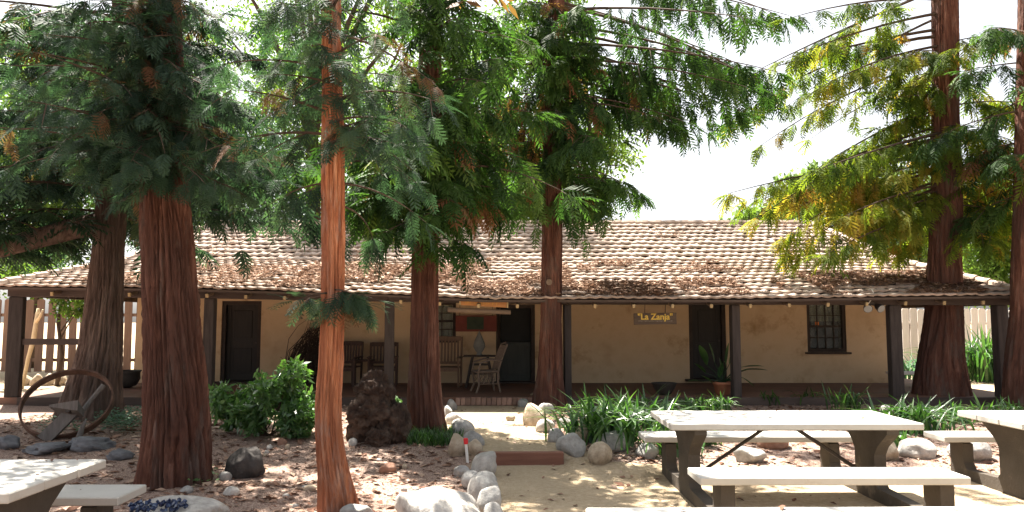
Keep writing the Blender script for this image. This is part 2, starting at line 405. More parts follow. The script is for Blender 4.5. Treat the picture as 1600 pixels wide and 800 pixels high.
# openings in the front wall: (x0, x1, z0, z1)
def wx(px): return at(px, 540, HYW).x
DOORS = [(wx(345), wx(407), FL, 2.12), (wx(775), wx(836), FL, 2.04), (wx(1077), wx(1135), FL + .06, 2.12)]
WINS = [(wx(650), wx(712), at(700, 532, HYW).z, 2.1), (wx(1262), wx(1323), at(1290, 550, HYW).z, 2.12)]
ops = sorted(DOORS + WINS)
WX0, WX1 = wx(212), wx(1392)
w = MB(); x = WX0; ZT = 3.0; TH = .45
for (a, b, z0, z1) in ops:
    w.box(((x + a) / 2, HYW + TH / 2, (FL + ZT) / 2), (a - x, TH, ZT - FL))
    w.box(((a + b) / 2, HYW + TH / 2, (z1 + ZT) / 2), (b - a, TH, ZT - z1))
    if z0 - FL > .02: w.box(((a + b) / 2, HYW + TH / 2, (z0 + FL) / 2), (b - a, TH, z0 - FL))
    x = b
w.box(((x + WX1) / 2, HYW + TH / 2, (FL + ZT) / 2), (WX1 - x, TH, ZT - FL))
for sx in (WX0 + TH / 2, WX1 - TH / 2): w.box((sx, (HYW + TH + HYB) / 2, (FL + ZT) / 2), (TH, HYB - HYW - TH, ZT - FL))
w.box(((WX0 + WX1) / 2, HYB + TH / 2, (FL + ZT) / 2), (WX1 - WX0, TH, ZT - FL))
w.build('wall', MT['stucco'], house)
# floor slab
f = MB(); f.box((0, (HY0 + HYB) / 2 + .2, FL / 2 - .06), (20.4, HYB - HY0 + .4, FL + .12)); pf = f.build('porch_floor', MT['floor'], house)
# brick soldier course of the step
bm_ = MB(); bm_.box((0, 0, 0), (.092, .11, .15), bev=.006); bme = None
x0, x1 = at(712, 628, HY0 - .06).x, at(832, 628, HY0 - .06).x; nb = 15
for k in range(nb):
    X = x0 + (x1 - x0) * (k + .5) / nb
    if bme is None:
        o = bm_.build('brick', MT['brick'], pf); bme = o.data
    else: o = link('brick', bme, None, pf)
    o.location = (X, HY0 - .058 + random.uniform(-.006, .006), .082 + random.uniform(-.005, .005)); o.rotation_euler = (0, random.uniform(-.02, .02), random.uniform(-.03, .03))
e = MB(); e.box((-4.9 - .6, HY0 - .03, .07), (8.3, .05, .17)); e.box((5.3, HY0 - .03, .07), (9.2, .05, .17)); e.build('floor_edge_board', MT['beam'], house)
# posts
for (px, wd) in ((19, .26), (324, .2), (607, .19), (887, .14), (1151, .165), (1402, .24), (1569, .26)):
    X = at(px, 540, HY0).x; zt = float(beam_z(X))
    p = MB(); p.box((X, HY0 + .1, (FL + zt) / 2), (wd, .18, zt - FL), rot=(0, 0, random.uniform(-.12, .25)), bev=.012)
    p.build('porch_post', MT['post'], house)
# beams, span by span between posts
bxs = [-10.0, -6.05, -2.45, 1.1, 4.45, 7.62, 9.95]
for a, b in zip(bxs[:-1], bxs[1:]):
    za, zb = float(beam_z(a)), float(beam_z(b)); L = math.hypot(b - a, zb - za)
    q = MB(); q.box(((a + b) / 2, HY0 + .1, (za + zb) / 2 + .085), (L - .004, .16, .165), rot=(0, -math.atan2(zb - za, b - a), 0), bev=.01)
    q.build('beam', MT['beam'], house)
for sx in (-1, 1):
    z = float(beam_z(9.9 * sx))
    q = MB(); q.box((9.86 * sx, (HY0 + HYB) / 2 + .2, z + .08), (.15, HYB - HY0, .15)); q.build('side_beam', MT['beam'], house)
# rafters with pale sawn ends
for k in range(27):
    X = at(990, 470, YE + .1).x + (k - 15) * .755
    if abs(X) > 9.95: continue
    z0 = float(eave(X)); dz = (ZB - z0)
    a = Vector((X, YE + .10, z0 - .125)); b = Vector((X, HYW + .05, ZB - .2))
    r_ = MB(); r_.tube([a, b], [.04, .05], 8); ro = r_.build('rafter', MT['rafter'], house)
    dirn = (a - b).normalized()
    c_ = MB(); c_.box(a + dirn * .02, (.055, .036, .075), rot=(math.atan2(-(b - a).z, -(b - a).y) + math.pi, 0, random.uniform(-.05, .05)), bev=.006); c_.build('rafter_end', MT['pale_wood'], ro)
# eave board following the sag, and plank soffit deck
XS = np.linspace(-XE, XE, 41)
d = MB()
def strip(pts_a, pts_b):
    n = len(pts_a); d.add(list(pts_a) + list(pts_b), [(i, i + 1, n + i + 1, n + i) for i in range(n - 1)])
A = [(X, YE + .03, float(eave(X)) - .012) for X in XS]
B = [(X * XB / XE, HYW, ZB - .02) for X in XS]
C_ = [(X * XR / XE, YR, ZR - .02) for X in XS]
B2 = [(p[0], 2 * YR - p[1], p[2]) for p in B]; A2 = [(p[0], 2 * YR - p[1], p[2]) for p in A]
strip(A, B); strip(B, C_); strip(C_, B2); strip(B2, A2)
A3 = [(p[0], p[1], p[2] - .03) for p in A]; B3 = [(p[0], p[1], p[2] - .03) for p in B]; strip(B3, A3); strip(A3, A)
for sgn in (0, -1):
    d.add([A[sgn], B[sgn], B2[sgn], A2[sgn]], [(0, 1, 2, 3)]); d.add([B[sgn], C_[sgn], B2[sgn]], [(0, 1, 2)])
roof = d.build('roof', MT['deck'], house)
eb = MB()
for a, b in zip(XS[:-1], XS[1:]):
    za, zb = float(eave(a)), float(eave(b))
    eb.box(((a + b) / 2, YE + .06, (za + zb) / 2 - .035), (b - a + .002, .03, .05), rot=(0, -math.atan2(zb - za, b - a), 0))
eb.build('eave_board', MT['beam'], house)
# roof tiles: S profile, lip at the front
TW, TL = .212, .345
def tile_mesh():
    n = 9; vs = []; fs = []
    prof = [(-TW / 2 - .008 + (TW + .016) * i / (n - 1),   .009 * math.cos(2 * math.pi * i / (n - 1)) ) for i in range(n)]
    for (y, lift) in ((0, .058), (TL + .05, .012)):
        for xx, zz in prof: vs.append((xx, y, zz + lift))
    for xx, zz in prof: vs.append((xx, .004, zz + .058 - .034))
    for i in range(n - 1):
        fs.append((i, i + 1, n + i + 1, n + i)); fs.append((2 * n + i, 2 * n + i + 1, i + 1, i))
    return np.array(vs), np.array(fs)
TV, TF = tile_mesh()
tme = bpy.data.meshes.new('roof_tile'); tme.from_pydata(TV.tolist(), [], TF.tolist()); tme.materials.append(MT['tile'])
tme.polygons.foreach_set('use_smooth', np.array([i % 2 == 0 for i in range(len(TF))]))
tiles = []
Llo = math.hypot(HYW - YE, .98); Lhi = math.hypot(YR - HYW, ZR - ZB)
for (y0, y1, nrow) in ((YE - .04, HYW - .02, round(Llo / TL)), (HYW - .02, YR - .04, round(Lhi / TL))):
    for r in range(nrow):
        Y = y0 + (y1 - y0) * r / nrow; Yn = y0 + (y1 - y0) * (r + 1) / nrow; hw = float(half_w(Y + .15)) - .03; nc = int(2 * hw / TW)
        for c in range(nc):
            X = -hw + (c + .5) * 2 * hw / nc; za, zb = float(roof_z(X, max(Y, YE))), float(roof_z(X, Yn))
            if Y < YE: za = za - .01
            dx = float(roof_z(X + .1, Yn) - roof_z(X - .1, Yn)) / .2
            ey = Vector((0, Yn - Y, zb - za)).normalized(); ex = Vector((1, 0, dx)).normalized(); ez = ex.cross(ey).normalized(); ex = ey.cross(ez)
            Mt = Matrix((ex, ey, ez)).transposed().to_4x4(); 
            Mt = Matrix.Translation((X, Y + random.gauss(0, .016), za + random.gauss(0, .006))) @ Mt @ Matrix.Rotation(random.gauss(0, .028), 4, 'Z') @ Matrix.Rotation(random.gauss(0, .012), 4, 'X')
            tiles.append(Mt)
for Mt in tiles[:300]:
    o = link('roof_tile', tme, None, roof); o.matrix_basis = Mt
rest = tiles[300:]
VV = np.concatenate([(np.array(m_.to_3x3()) @ TV.T).T + np.array(m_.translation) for m_ in rest])
FF = (TF[None] + (np.arange(len(rest)) * len(TV))[:, None, None]).reshape(-1, 4)
o = np_mesh('roof_tile_field', VV, FF, MT['tile'], roof); o['kind'] = 'stuff'
# ridge and hip caps
rc = MB(); n = 44
for i in range(n):
    X = -XR + 2 * XR * (i + .5) / n
    rc.tube([(X - .22, YR, ZR + .02), (X + .2, YR, ZR + .035)], [.085, .095], 8)
rc.build('ridge_cap', MT['tile'], house)
for sx in (-1, 1):
    hc = MB()
    for (P0, P1, n) in ((Vector((sx * XE, YE, float(eave(sx * XE)))), Vector((sx * XB, HYW, ZB)), 11), (Vector((sx * XB, HYW, ZB)), Vector((sx * XR, YR, ZR)), 10)):
        for i in range(n):
            a = P0.lerp(P1, i / n); b = P0.lerp(P1, (i + 1.08) / n); hc.tube([a + Vector((0, 0, .03)), b + Vector((0, 0, .015))], [.095, .08], 7)
    hc.build('hip_cap', MT['tile'], house)
# doors
def door(i, material, panels, half=False):
    a, b, z0, z1 = DOORS[i]; t = .09
    fr = MB(); yy = HYW + .10
    fr.box((a + t / 2, yy, (z0 + z1) / 2), (t, .14, z1 - z0)); fr.box((b - t / 2, yy, (z0 + z1) / 2), (t, .14, z1 - z0))
    fr.box(((a + b) / 2, yy, z1 - t / 2), (b - a - 2 * t, .14, t)); fr.box(((a + b) / 2, HYW - .02, z0 + .012), (b - a + .24, .3, .05))
    dr = fr.build('door', MT['trim'], house)
    lf = MB(); yy = HYW + .16; L = a + t; Rr = b - t; cx = (L + Rr) / 2; ww = Rr - L
    if half:
        lf.box((cx, yy, z0 + .5), (ww - .01, .05, .94)); lf.box((cx, yy - .035, z0 + .94), (ww - .01, .05, .06))
        for s_ in (-1, 1): lf.box((cx + s_ * (ww / 2 - .06), yy - .032, z0 + .5), (.1, .02, .8))
        lf.box((cx, yy - .032, z0 + .12), (ww - .22, .02, .14)); lf.build('lower_leaf', MT['door_green'], dr)
        u = MB(); u.box((cx, HYW + .34, z0 + 1.4), (ww - .01, .02, .86)); u.build('screen', MT['black'], dr)
        u = MB(); u.tube([(Rr - .1, yy - .06, z0 + .85), (Rr - .1, yy - .03, z0 + .85)], .025, 8); u.build('handle', MT['iron'], dr)
    else:
        lf.box((cx, yy, (z0 + z1) / 2), (ww - .01, .045, z1 - z0 - .1)); 
        for s_ in (-1, 1): lf.box((cx + s_ * (ww / 2 - .055), yy - .03, (z0 + z1) / 2), (.1, .018, z1 - z0 - .12))
        for zz in panels: lf.box((cx, yy - .03, z0 + zz), (ww - .22, .018, .12))
        lf.build('leaf', material, dr)
        for (za, zb) in zip(panels[:-1], panels[1:]):
            u = MB(); u.box((cx, yy - .027, z0 + (za + zb) / 2), (ww - .32, .02, zb - za - .24), bev=.009); u.build('panel', material, dr)
        u = MB(); u.tube([(Rr - .06, yy - .08, z0 + .95), (Rr - .06, yy - .03, z0 + .95)], [.028, .018], 10); u.build('handle', MT['iron'], dr)
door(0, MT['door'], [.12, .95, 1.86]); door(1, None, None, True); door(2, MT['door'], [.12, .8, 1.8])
# windows
def window(i, cols, rows, shade):
    a, b, z0, z1 = WINS[i]; yy = HYW + .08; t = .075
    fr = MB()
    for X in (a + t / 2, b - t / 2): fr.box((X, yy, (z0 + z1) / 2), (t, .12, z1 - z0))
    fr.box(((a + b) / 2, yy, z1 - t / 2), (b - a - 2 * t, .12, t)); fr.box(((a + b) / 2, yy, z0 + t / 2), (b - a - 2 * t, .12, t))
    wn_ = fr.build('window', MT['trim'], house)
    s_ = MB(); s_.box(((a + b) / 2, HYW - .03, z0 - .025), (b - a + .14, .16, .045), bev=.006); s_.build('sill', MT['trim'], wn_)
    L, Rr, B_, T = a + t, b - t, z0 + t, z1 - t; cw = (Rr - L) / cols; ch = (T - B_) / rows; mu = None; first = None
    for k in range(1, cols):
        m_ = MB(); m_.box((L + k * cw, yy, (B_ + T) / 2), (.022, .04, T - B_)); m_.build('muntin', MT['trim'], wn_)
    for k in range(1, rows):
        hgt = .05 if k == rows // 2 else .022
        m_ = MB(); m_.box(((L + Rr) / 2, yy + .003, B_ + k * ch), (Rr - L, .036, hgt)); m_.build('muntin', MT['trim'], wn_)
    p_ = MB(); p_.box((0, 0, 0), (cw - .024, .005, ch - .03))
    for k in range(cols):
        for j in range(rows):
            if first is None: o = p_.build('pane', MT['glass'], wn_); first = o.data
            else: o = link('pane', first, None, wn_)
            o.location = (L + (k + .5) * cw, yy + .012, B_ + (j + .5) * ch)
    c_ = MB()
    n = 24; za = z1 - (z1 - z0) * shade
    xs = [L + (Rr - L) * q / n for q in range(n + 1)]
    vs = [(xx, yy + .10 + .012 * math.sin(q * 1.7), za) for q, xx in enumerate(xs)] + [(xx, yy + .10 + .012 * math.sin(q * 1.7), z1) for q, xx in enumerate(xs)]
    c_.add(vs, [(q, q + 1, n + 2 + q, n + 1 + q) for q in range(n)]); c_.build('curtain', MT['curtain'], wn_)
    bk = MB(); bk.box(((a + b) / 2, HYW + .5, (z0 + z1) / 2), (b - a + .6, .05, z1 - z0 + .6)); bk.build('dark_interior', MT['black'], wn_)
    return wn_, (L, Rr, B_, T, cw, ch, yy)
window(0, 3, 4, .97)
ww_, wp = window(1, 4, 4, .40)
st = MB(); st.box((wp[0] + .2, wp[6] + .004, wp[2] + wp[5] * 2 + .07), (.09, .004, .075)); st.build('sticker', MT['orange'], ww_)
# side rail at the left end of the porch
rl = MB(); a = at(24, 534, HY0 + .1); b = at(190, 534, HY0 + .1); rl.box(((a.x + b.x) / 2, HY0 + .12, a.z), (b.x - a.x, .07, .12)); rl.build('porch_rail', MT['beam'], house)
# string of twin floodlights on the beam
fx = at(1361, 478, HY0 - .05)
fl = empty('floodlight', fx, 'twin black floodlight fixed to the porch beam near the right corner', 'floodlight')
q = MB(); q.box(fx + Vector((0, .03, .05)), (.16, .06, .07), bev=.01); q.build('bracket', MT['iron'], fl)
for dx, dr in ((-.10, -.35), (.13, .5)):
    c = fx + Vector((dx, -.06, -.03)); dd = Vector((dr * .5, -.75, -.45)).normalized()
    q = MB(); q.tube([c - dd * .1, c - dd * .05, c + dd * .06], [.035, .06, .088], 12); hd = q.build('lamp_head', MT['iron'], fl)
    q = MB(); q.tube([c + dd * .062, c + dd * .07], [.08, .076], 12); q.build('lens', MT['lens'], hd)
    q = MB(); q.tube([fx + Vector((0, .03, .03)), c - dd * .08], .015, 6); q.build('arm', MT['iron'], fl)
q = MB(); q.tube([fx + Vector((-.02, -.1, .32)), fx + Vector((-.0, -.17, .22)), fx + Vector((-.07, -.14, .1)), fx + Vector((-.11, -.05, .0))], .009, 5)
q.build('cable', MT['white'], fl)

# ------------------------------------------------------------------ signs
def text_mesh(name, txt, size, material, parent, loc, ext=.004, bold=0.0):
    cu = bpy.data.curves.new(name, 'FONT'); cu.body = txt; cu.size = size; cu.extrude = ext; cu.align_x = 'CENTER'; cu.align_y = 'CENTER'; cu.offset = bold
    to = bpy.data.objects.new(name + '_src', cu); COL.objects.link(to)
    bpy.context.view_layer.update()
    me = bpy.data.meshes.new_from_object(to.evaluated_get(bpy.context.evaluated_depsgraph_get()))
    bpy.data.objects.remove(to)
    me.materials.clear(); me.materials.append(material)
    o = link(name, me, None, parent); o.location = loc; o.rotation_euler = (math.pi / 2, 0, 0); return o
SY = HY0 + .32
a, b = at(990, 489, SY), at(1057, 507, SY)
sg = empty('hanging_sign', ((a.x + b.x) / 2, SY, b.z), 'brown wooden hanging sign reading "La Zanja" in yellow letters', 'sign')
q = MB(); q.box(((a.x + b.x) / 2, SY, (a.z + b.z) / 2), (b.x - a.x, .04, a.z - b.z), rot=(0, -.02, 0), bev=.006); q.build('board', MT['sign'], sg)
text_mesh('lettering', '"La Zanja"', .172, MT['yellow'], sg, ((a.x + b.x) / 2, SY - .024, a.z - .08), bold=.004)
q = MB()
for k in range(26):
    q.box((a.x + .1 + k * .0265, SY - .022, b.z + .07 + .004 * math.sin(k * 2.1)), (random.uniform(.012, .022), .004, random.uniform(.012, .026)))
q.build('small_lettering', MT['grey_paint'], sg)
for fr_ in (.26, .74):
    X = a.x + (b.x - a.x) * fr_; q = MB(); q.tube([(X, SY, a.z - .01), (X + .004, SY - .02, a.z + .18)], .007, 6); q.build('hook', MT['iron'], sg)
SY2 = HY0 - .12
a, b = at(720, 465, SY2), at(792, 482, SY2)
sg = empty('carved_sign', ((a.x + b.x) / 2, SY2, b.z), 'narrow orange carved wooden sign mounted on the beam above the middle door', 'sign')
rot = math.atan2(at(792, 473, SY2).z - at(720, 469, SY2).z, b.x - a.x)
q = MB(); q.box(((a.x + b.x) / 2, SY2, (a.z + b.z) / 2), (b.x - a.x, .06, .13), rot=(0, -rot, 0), bev=.008); q.build('board', MT['sign_or'], sg)
q = MB(); random.seed(3); X = a.x + .1
while X < b.x - .12:
    wv = random.uniform(.02, .045); zc = (a.z + b.z) / 2 + math.tan(rot) * (X - (a.x + b.x) / 2)
    q.box((X, SY2 - .032, zc + random.uniform(-.006, .006)), (.012, .006, random.uniform(.05, .075))); q.box((X + wv / 2, SY2 - .032, zc + random.choice((-.024, 0, .024))), (wv - .014, .006, .012))
    X += wv + random.choice((.012, .014, .05))
q.build('carved_lettering', MT['yellow_dk'], sg)['kind'] = 'stuff'
for X, s_ in ((a.x - .012, 1), (b.x + .012, -1)):
    zc = (a.z + b.z) / 2 + math.tan(rot) * (X - (a.x + b.x) / 2)
    q = MB(); q.box((X, SY2, zc), (.03, .075, .14)); q.build('end_cap', MT['pale_wood'], sg)
a, b = at(700, 484, HY0 + .0), at(798, 488, HY0)
lg = MB(); lg.tube([Vector((a.x, HY0 - .06, a.z)), Vector((b.x, HY0 - .06, b.z))], [.05, .045], 10); o = lg.build('hanging_pole', MT['rafter'])
tag(o, 'round wooden pole slung under the beam below the orange carved sign', 'pole')
a, b = at(712, 493, HYW - .35), at(776, 518, HYW - .35)
pb = empty('painted_board', ((a.x + b.x) / 2, HYW - .35, b.z), 'dark red painted board with a dark green middle hanging beside the dutch door', 'board')
q = MB(); q.box(((a.x + b.x) / 2, HYW - .35, (a.z + b.z) / 2), (b.x - a.x, .03, a.z - b.z), bev=.005); q.build('panel', MT['red_board'], pb)
q = MB(); q.box(((a.x + b.x) / 2 - .02, HYW - .368, (a.z + b.z) / 2 + .01), (.4, .012, .3)); q.build('centre_panel', MT['green_board'], pb)
for s_ in (.1, .9):
    X = a.x + (b.x - a.x) * s_; q = MB(); q.tube([(X, HYW - .35, a.z - .01), (X, HYW - .3, 2.75)], .008, 5); q.build('wire', MT['iron'], pb)

# ------------------------------------------------------------------ porch furniture
def armchair(label, px, py, d, rz, material, h=1.05, wd=.6, name='porch_chair', cat='chair'):
    p = at(px, py, d); p.z = FL
    t = empty(name, p, label, cat, None, rz); PARENT_LOCAL[0] = True
    for sx in (-1, 1):
        q = MB(); q.tube([(sx * wd / 2, .26, 0), (sx * wd / 2, .3, .45), (sx * wd / 2, .38, h)], .026, 6); q.build('back_leg', material, t)
        q = MB(); q.tube([(sx * wd / 2, -.26, 0), (sx * wd / 2, -.26, .64)], .026, 6); q.build('front_leg', material, t)
        q = MB(); q.box((sx * wd / 2, 0, .655), (.08, .62, .03), bev=.006); q.build('armrest', material, t)
    q = MB(); 
    for k in range(5): q.box((0, -.24 + k * .12, .43), (wd - .03, .1, .03))
    q.build('seat', material, t)
    q = MB(); q.box((0, .375, h - .04), (wd - .04, .035, .1), bev=.008); q.box((0, .31, .52), (wd - .04, .03, .06)); q.build('back_rail', material, t)
    for k in range(7):
        X = -wd / 2 + .08 + k * (wd - .16) / 6; q = MB(); q.box((X, .342, (h + .5) / 2), (.045, .016, h - .58), rot=(-.11, 0, 0)); q.build('slat', material, t)
    q = MB(); q.box((0, -.26, .38), (wd - .05, .03, .06)); q.build('apron', material, t)
    PARENT_LOCAL[0] = False
    return t
armchair('dark brown slatted armchair against the wall beside the thin porch post', 598, 596, 17.9, .1, MT['chair'], .98, .62)
armchair('dark wooden armchair half hidden by the slim orange trunk', 540, 596, 17.9, -.1, MT['chair'], 1.0, .56)
armchair('tall slat-back wooden bench under the window left of the dutch door', 697, 603, 17.7, -.05, MT['chair_lt'], 1.12, .62, 'porch_bench', 'bench')
p = at(566, 596, 17.9); p.z = FL
t = empty('side_table', p, 'low dark side table between the two dark armchairs', 'table')
q = MB(); q.box(p + Vector((0, 0, .58)), (.5, .45, .035), bev=.006); q.build('tabletop', MT['chair'], t)
for sx in (-1, 1):
    for sy in (-1, 1): q = MB(); q.box(p + Vector((sx * .2, sy * .17, .28)), (.04, .04, .56)); q.build('leg', MT['chair'], t)
# dark trestle stand with ornament
p = at(750, 600, 17.5); p.z = FL
t = empty('trestle_stand', p, 'dark trestle table with splayed legs left of the dutch door', 'table')
q = MB(); q.box(p + Vector((0, 0, .70)), (.75, .45, .03), bev=.006); q.build('tabletop', MT['iron'], t)
for sx in (-1, 1):
    for sy in (-1, 1): q = MB(); q.tube([p + Vector((sx * .31, sy * .18, 0)), p + Vector((sx * .17, sy * .16, .69))], .026, 6); q.build('leg', MT['iron'], t)
q = MB(); q.box(p + Vector((0, -.18, .32)), (.44, .025, .05)); q.box(p + Vector((0, .17, .32)), (.44, .025, .05)); q.box(p + Vector((0, -.18, .52)), (.36, .02, .05)); q.build('stretcher', MT['iron'], t)
q = MB(); zb = FL + .715
q.lathe([(.06, 0), (.07, .03), (.05, .05), (.10, .12), (.135, .2), (.125, .28), (.09, .36), (.05, .45), (.02, .52), (.002, .56)], 16, Matrix.Translation((p.x - .02, p.y, zb)))
tag(q.build('finial_ornament', MT['greyorn'], None, True), 'grey pointed leaf-shaped stoneware ornament standing on the dark trestle table', 'ornament')
# wicker chair, side on, facing left
p = at(758, 611, 16.4); p.z = FL
t = empty('wicker_chair', p, 'openwork wicker chair seen side on in front of the dutch door', 'chair', None, R(-72)); PARENT_LOCAL[0] = True
for sx in (-1, 1):
    q = MB(); q.tube([(sx * .22, .27, 0), (sx * .2, .22, .25), (sx * .22, .22, .42), (sx * .22, .30, .7), (sx * .2, .42, .98)], .022, 6); q.build('back_leg', MT['wicker'], t)
    q = MB(); q.tube([(sx * .23, -.26, 0), (sx * .2, -.19, .15), (sx * .23, -.22, .42)], .022, 6); q.build('front_leg', MT['wicker'], t)
    q = MB(); q.tube([(sx * .24, .28, .66), (sx * .27, .05, .68), (sx * .27, -.18, .62), (sx * .23, -.22, .42)], .02, 6); q.build('armrest', MT['wicker'], t)
    q = MB()
    for k in range(5):
        q.tube([(sx * .215, -.2 + k * .1, .4), (sx * .21, -.16 + k * .1, .29), (sx * .215, -.2 + k * .1, .18)], .009, 4)
        q.tube([(sx * .215, -.2 + k * .1, .18), (sx * .21, -.11 + k * .09, .29), (sx * .215, -.12 + k * .09, .4)], .009, 4)
    q.tube([(sx * .21, -.2, .18), (sx * .21, .23, .18)], .012, 5); q.build('lattice', MT['wicker'], t)
q = MB(); q.box((0, 0, .43), (.48, .48, .05), bev=.02); q.build('seat', MT['wicker'], t)
q = MB()
for k in range(9): X = -.18 + k * .045; q.tube([(X, .25, .46), (X, .31, .7), (X * .9, .42, .97)], .009, 4)
for k in range(7): z = .5 + k * .07; y = .25 + (z - .46) * .33; q.tube([(-.21, y, z), (.21, y, z)], .009, 4)
q.tube([(-.2, .42, .98), (0, .45, 1.03), (.2, .42, .98)], .022, 6); q.build('backrest', MT['wicker'], t); PARENT_LOCAL[0] = False
# hanging dry vine by the wall
random.seed(11); q = MB(); c = at(480, 592, 18.2)
for k in range(130):
    a0 = Vector((c.x + random.uniform(-.55, .5), 18.25 + random.uniform(-.25, .25), FL + .02)); h = random.uniform(.6, 1.62); lean = random.uniform(-.1, .35)
    top = Vector((c.x + .35 + random.uniform(-.35, .25), 18.25 + random.uniform(-.25, .25), FL + h))
    mid = a0.lerp(top, .5) + Vector((random.uniform(-.25, .05), random.uniform(-.1, .1), .15 + random.uniform(0, .15)))
    q.tube([a0, a0.lerp(mid, .5) + Vector((-.06, 0, .03)), mid, mid.lerp(top, .5) + Vector((random.uniform(-.06, .06), 0, .05)), top], [.014, .012, .01, .007, .004], 4, False)
for k in range(120):
    a0 = c + Vector((random.uniform(-.5, .55), random.uniform(-.2, .2), random.uniform(.15, 1.35)));
    if a0.z - FL > 1.45 + (a0.x - c.x - .3) * 1.5: continue
    q.tube([a0, a0 + Vector((random.uniform(-.3, .3), random.uniform(-.1, .1), random.uniform(-.1, .3)))], [.009, .004], 4, False)
tag(q.build('dry_vine', MT['vine']), 'dark tangled dry vine piled against the porch wall behind the orange trunk', 'vine')
# pots and bowls
def pot(name, label, px, py, d, prof, material, s=1.0, z=None):
    p = at(px, py, d); z = FL if z is None else z
    q = MB(); q.lathe([(r * s, h * s) for r, h in prof], 24, Matrix.Translation((p.x, p.y, z))); return tag(q.build(name, material, None, True), label, 'pot' if 'pot' in name else 'bowl')
BOWL = [(.12, 0), (.16, .02), (.26, .16), (.31, .28), (.33, .30), (.30, .30), (.25, .2), (.12, .08)]
POT = [(.13, 0), (.16, .02), (.21, .24), (.235, .25), (.235, .31), (.2, .31), (.19, .26), (.1, .25)]
pot('iron_bowl', 'wide dark iron bowl on the porch edge behind the strap leaved plants', 1038, 617, 15.75, BOWL, MT['darkpot'], .8)
pot('plant_pot', 'terracotta pot holding the broad leaved plant beside the right porch post', 1129, 610, 15.7, POT, MT['terracotta'], .85)
pot('kettle_pot', 'dark round kettle pot behind the leaning trunk near the left wall corner', 197, 590, 17.4, [(.1, 0), (.24, .06), (.31, .2), (.3, .34), (.34, .4), (.31, .4), (.26, .33), (.1, .1)], MT['darkpot'], .95)

# ------------------------------------------------------------------ picnic tables
def picnic_table(label, cx, cy, rz=0):
    t = empty('picnic_table', (cx, cy, tz(cx, cy)), label, 'picnic table', 'white topped concrete picnic tables', rz); PARENT_LOCAL[0] = True
    Lh, w3 = 1.13, .325
    for k in (-1, 0, 1):
        q = MB(); q.box((random.uniform(-.008, .008), k * (w3 + .012), .715), (2 * Lh, w3, .058), rot=(random.uniform(-.004, .004), 0, 0), bev=.008); q.build('tabletop_plank', MT['table'], t)
    for cyb, wb in ((.92, .42), (-1.16, .42)):
        q = MB(); q.box((-.05 if cyb < 0 else -.02, cyb, .42), (2.10 if cyb < 0 else 2.26, wb, .06), bev=.008); q.build('bench_plank', MT['table'], t)
    for sx in (-1, 1):
        X = sx * .86
        q = MB(); th = .11
        # pedestal, flared at the top
        def slab(poly):
            n = len(poly); vs = [(X - th / 2, y, z) for y, z in poly] + [(X + th / 2, y, z) for y, z in poly]
            fs = [tuple(range(n))[::-1], tuple(range(n, 2 * n))] + [(i, (i + 1) % n, n + (i + 1) % n, n + i) for i in range(n)]
            q.add(vs, fs)
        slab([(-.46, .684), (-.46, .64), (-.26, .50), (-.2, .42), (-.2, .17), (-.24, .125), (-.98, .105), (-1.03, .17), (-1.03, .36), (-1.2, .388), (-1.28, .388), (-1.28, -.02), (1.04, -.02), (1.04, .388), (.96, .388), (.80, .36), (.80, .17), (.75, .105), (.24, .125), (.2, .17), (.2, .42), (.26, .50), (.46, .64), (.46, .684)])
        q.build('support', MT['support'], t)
        q = MB(); q.tube([(X - sx * .05, -.03, .2), (sx * .10, -.03, .672)], .018, 6); q.build('brace', MT['iron'], t)
    PARENT_LOCAL[0] = False
    return t
T1 = picnic_table('white topped picnic table in the middle right, whole with both benches in view', 2.54, 7.42, R(.4))
T2 = copy_tree(T1); T2.location = (5.66, 7.42, 0); T2['label'] = 'picnic table cut off by the right edge behind the large tabletop corner'
T3 = copy_tree(T1); T3.location = (-3.80, 4.66, 0); T3['label'] = 'shaded picnic table at the lower left corner beside the widest trunk'
T4 = copy_tree(T1); T4.location = (1.50, 3.37, 0); T4.rotation_euler = (0, 0, R(.8)); T4['label'] = 'nearest picnic table, only a white strip of its top along the bottom edge'
# fallen leaves on the tables
def scatter_on(name, label, pts, size, material, seed=0):
    r = np.random.default_rng(seed); n = len(pts); P = np.array(pts); a = r.uniform(0, 6.28, n); s = np.clip(r.lognormal(-.45, .55, n), .2, 2.2) * size
    ca, sa = np.cos(a), np.sin(a); tl = r.uniform(-.35, .35, (n, 2))
    loc = np.array([[-.5, 0], [0, -.22], [.5, 0], [0, .22]])
    X = P[:, None, 0] + s[:, None] * (loc[None, :, 0] * ca[:, None] - loc[None, :, 1] * sa[:, None])
    Y = P[:, None, 1] + s[:, None] * (loc[None, :, 0] * sa[:, None] + loc[None, :, 1] * ca[:, None])
    Z = P[:, None, 2] + s[:, None] * (loc[None, :, 0] * tl[:, None, 0] + loc[None, :, 1] * tl[:, None, 1] + np.abs(loc[None, :, 1]) * .4) + .006
    V = np.stack([X, Y, Z], -1).reshape(-1, 3); base = np.arange(n)[:, None] * 4
    Fq = np.concatenate([base + np.array([0, 1, 2]), base + np.array([0, 2, 3])], 0)
    o = np_mesh(name, V, Fq, material, None, False, np.repeat(r.random(n), 4)); o['kind'] = 'stuff'; return tag(o, label, 'leaf litter')
pts = [(cx + random.uniform(-1.1, 1.1), cy + random.uniform(-.46, .46), .746) for cx, cy in ((2.54, 7.42), (5.66, 7.42), (-3.8, 4.66), (1.5, 3.37)) for _ in range(55)]
pts += [(cx + random.uniform(-1.0, 1.0), cy + oy + random.uniform(-.18, .18), .452) for cx, cy in ((2.54, 7.42), (5.66, 7.42), (-3.8, 4.56)) for oy in (.92, -1.16) for _ in range(12)]
scatter_on('table_leaves', 'few dry brown leaf scraps lying on the picnic tables', pts, .045, MT['litter'], 5)

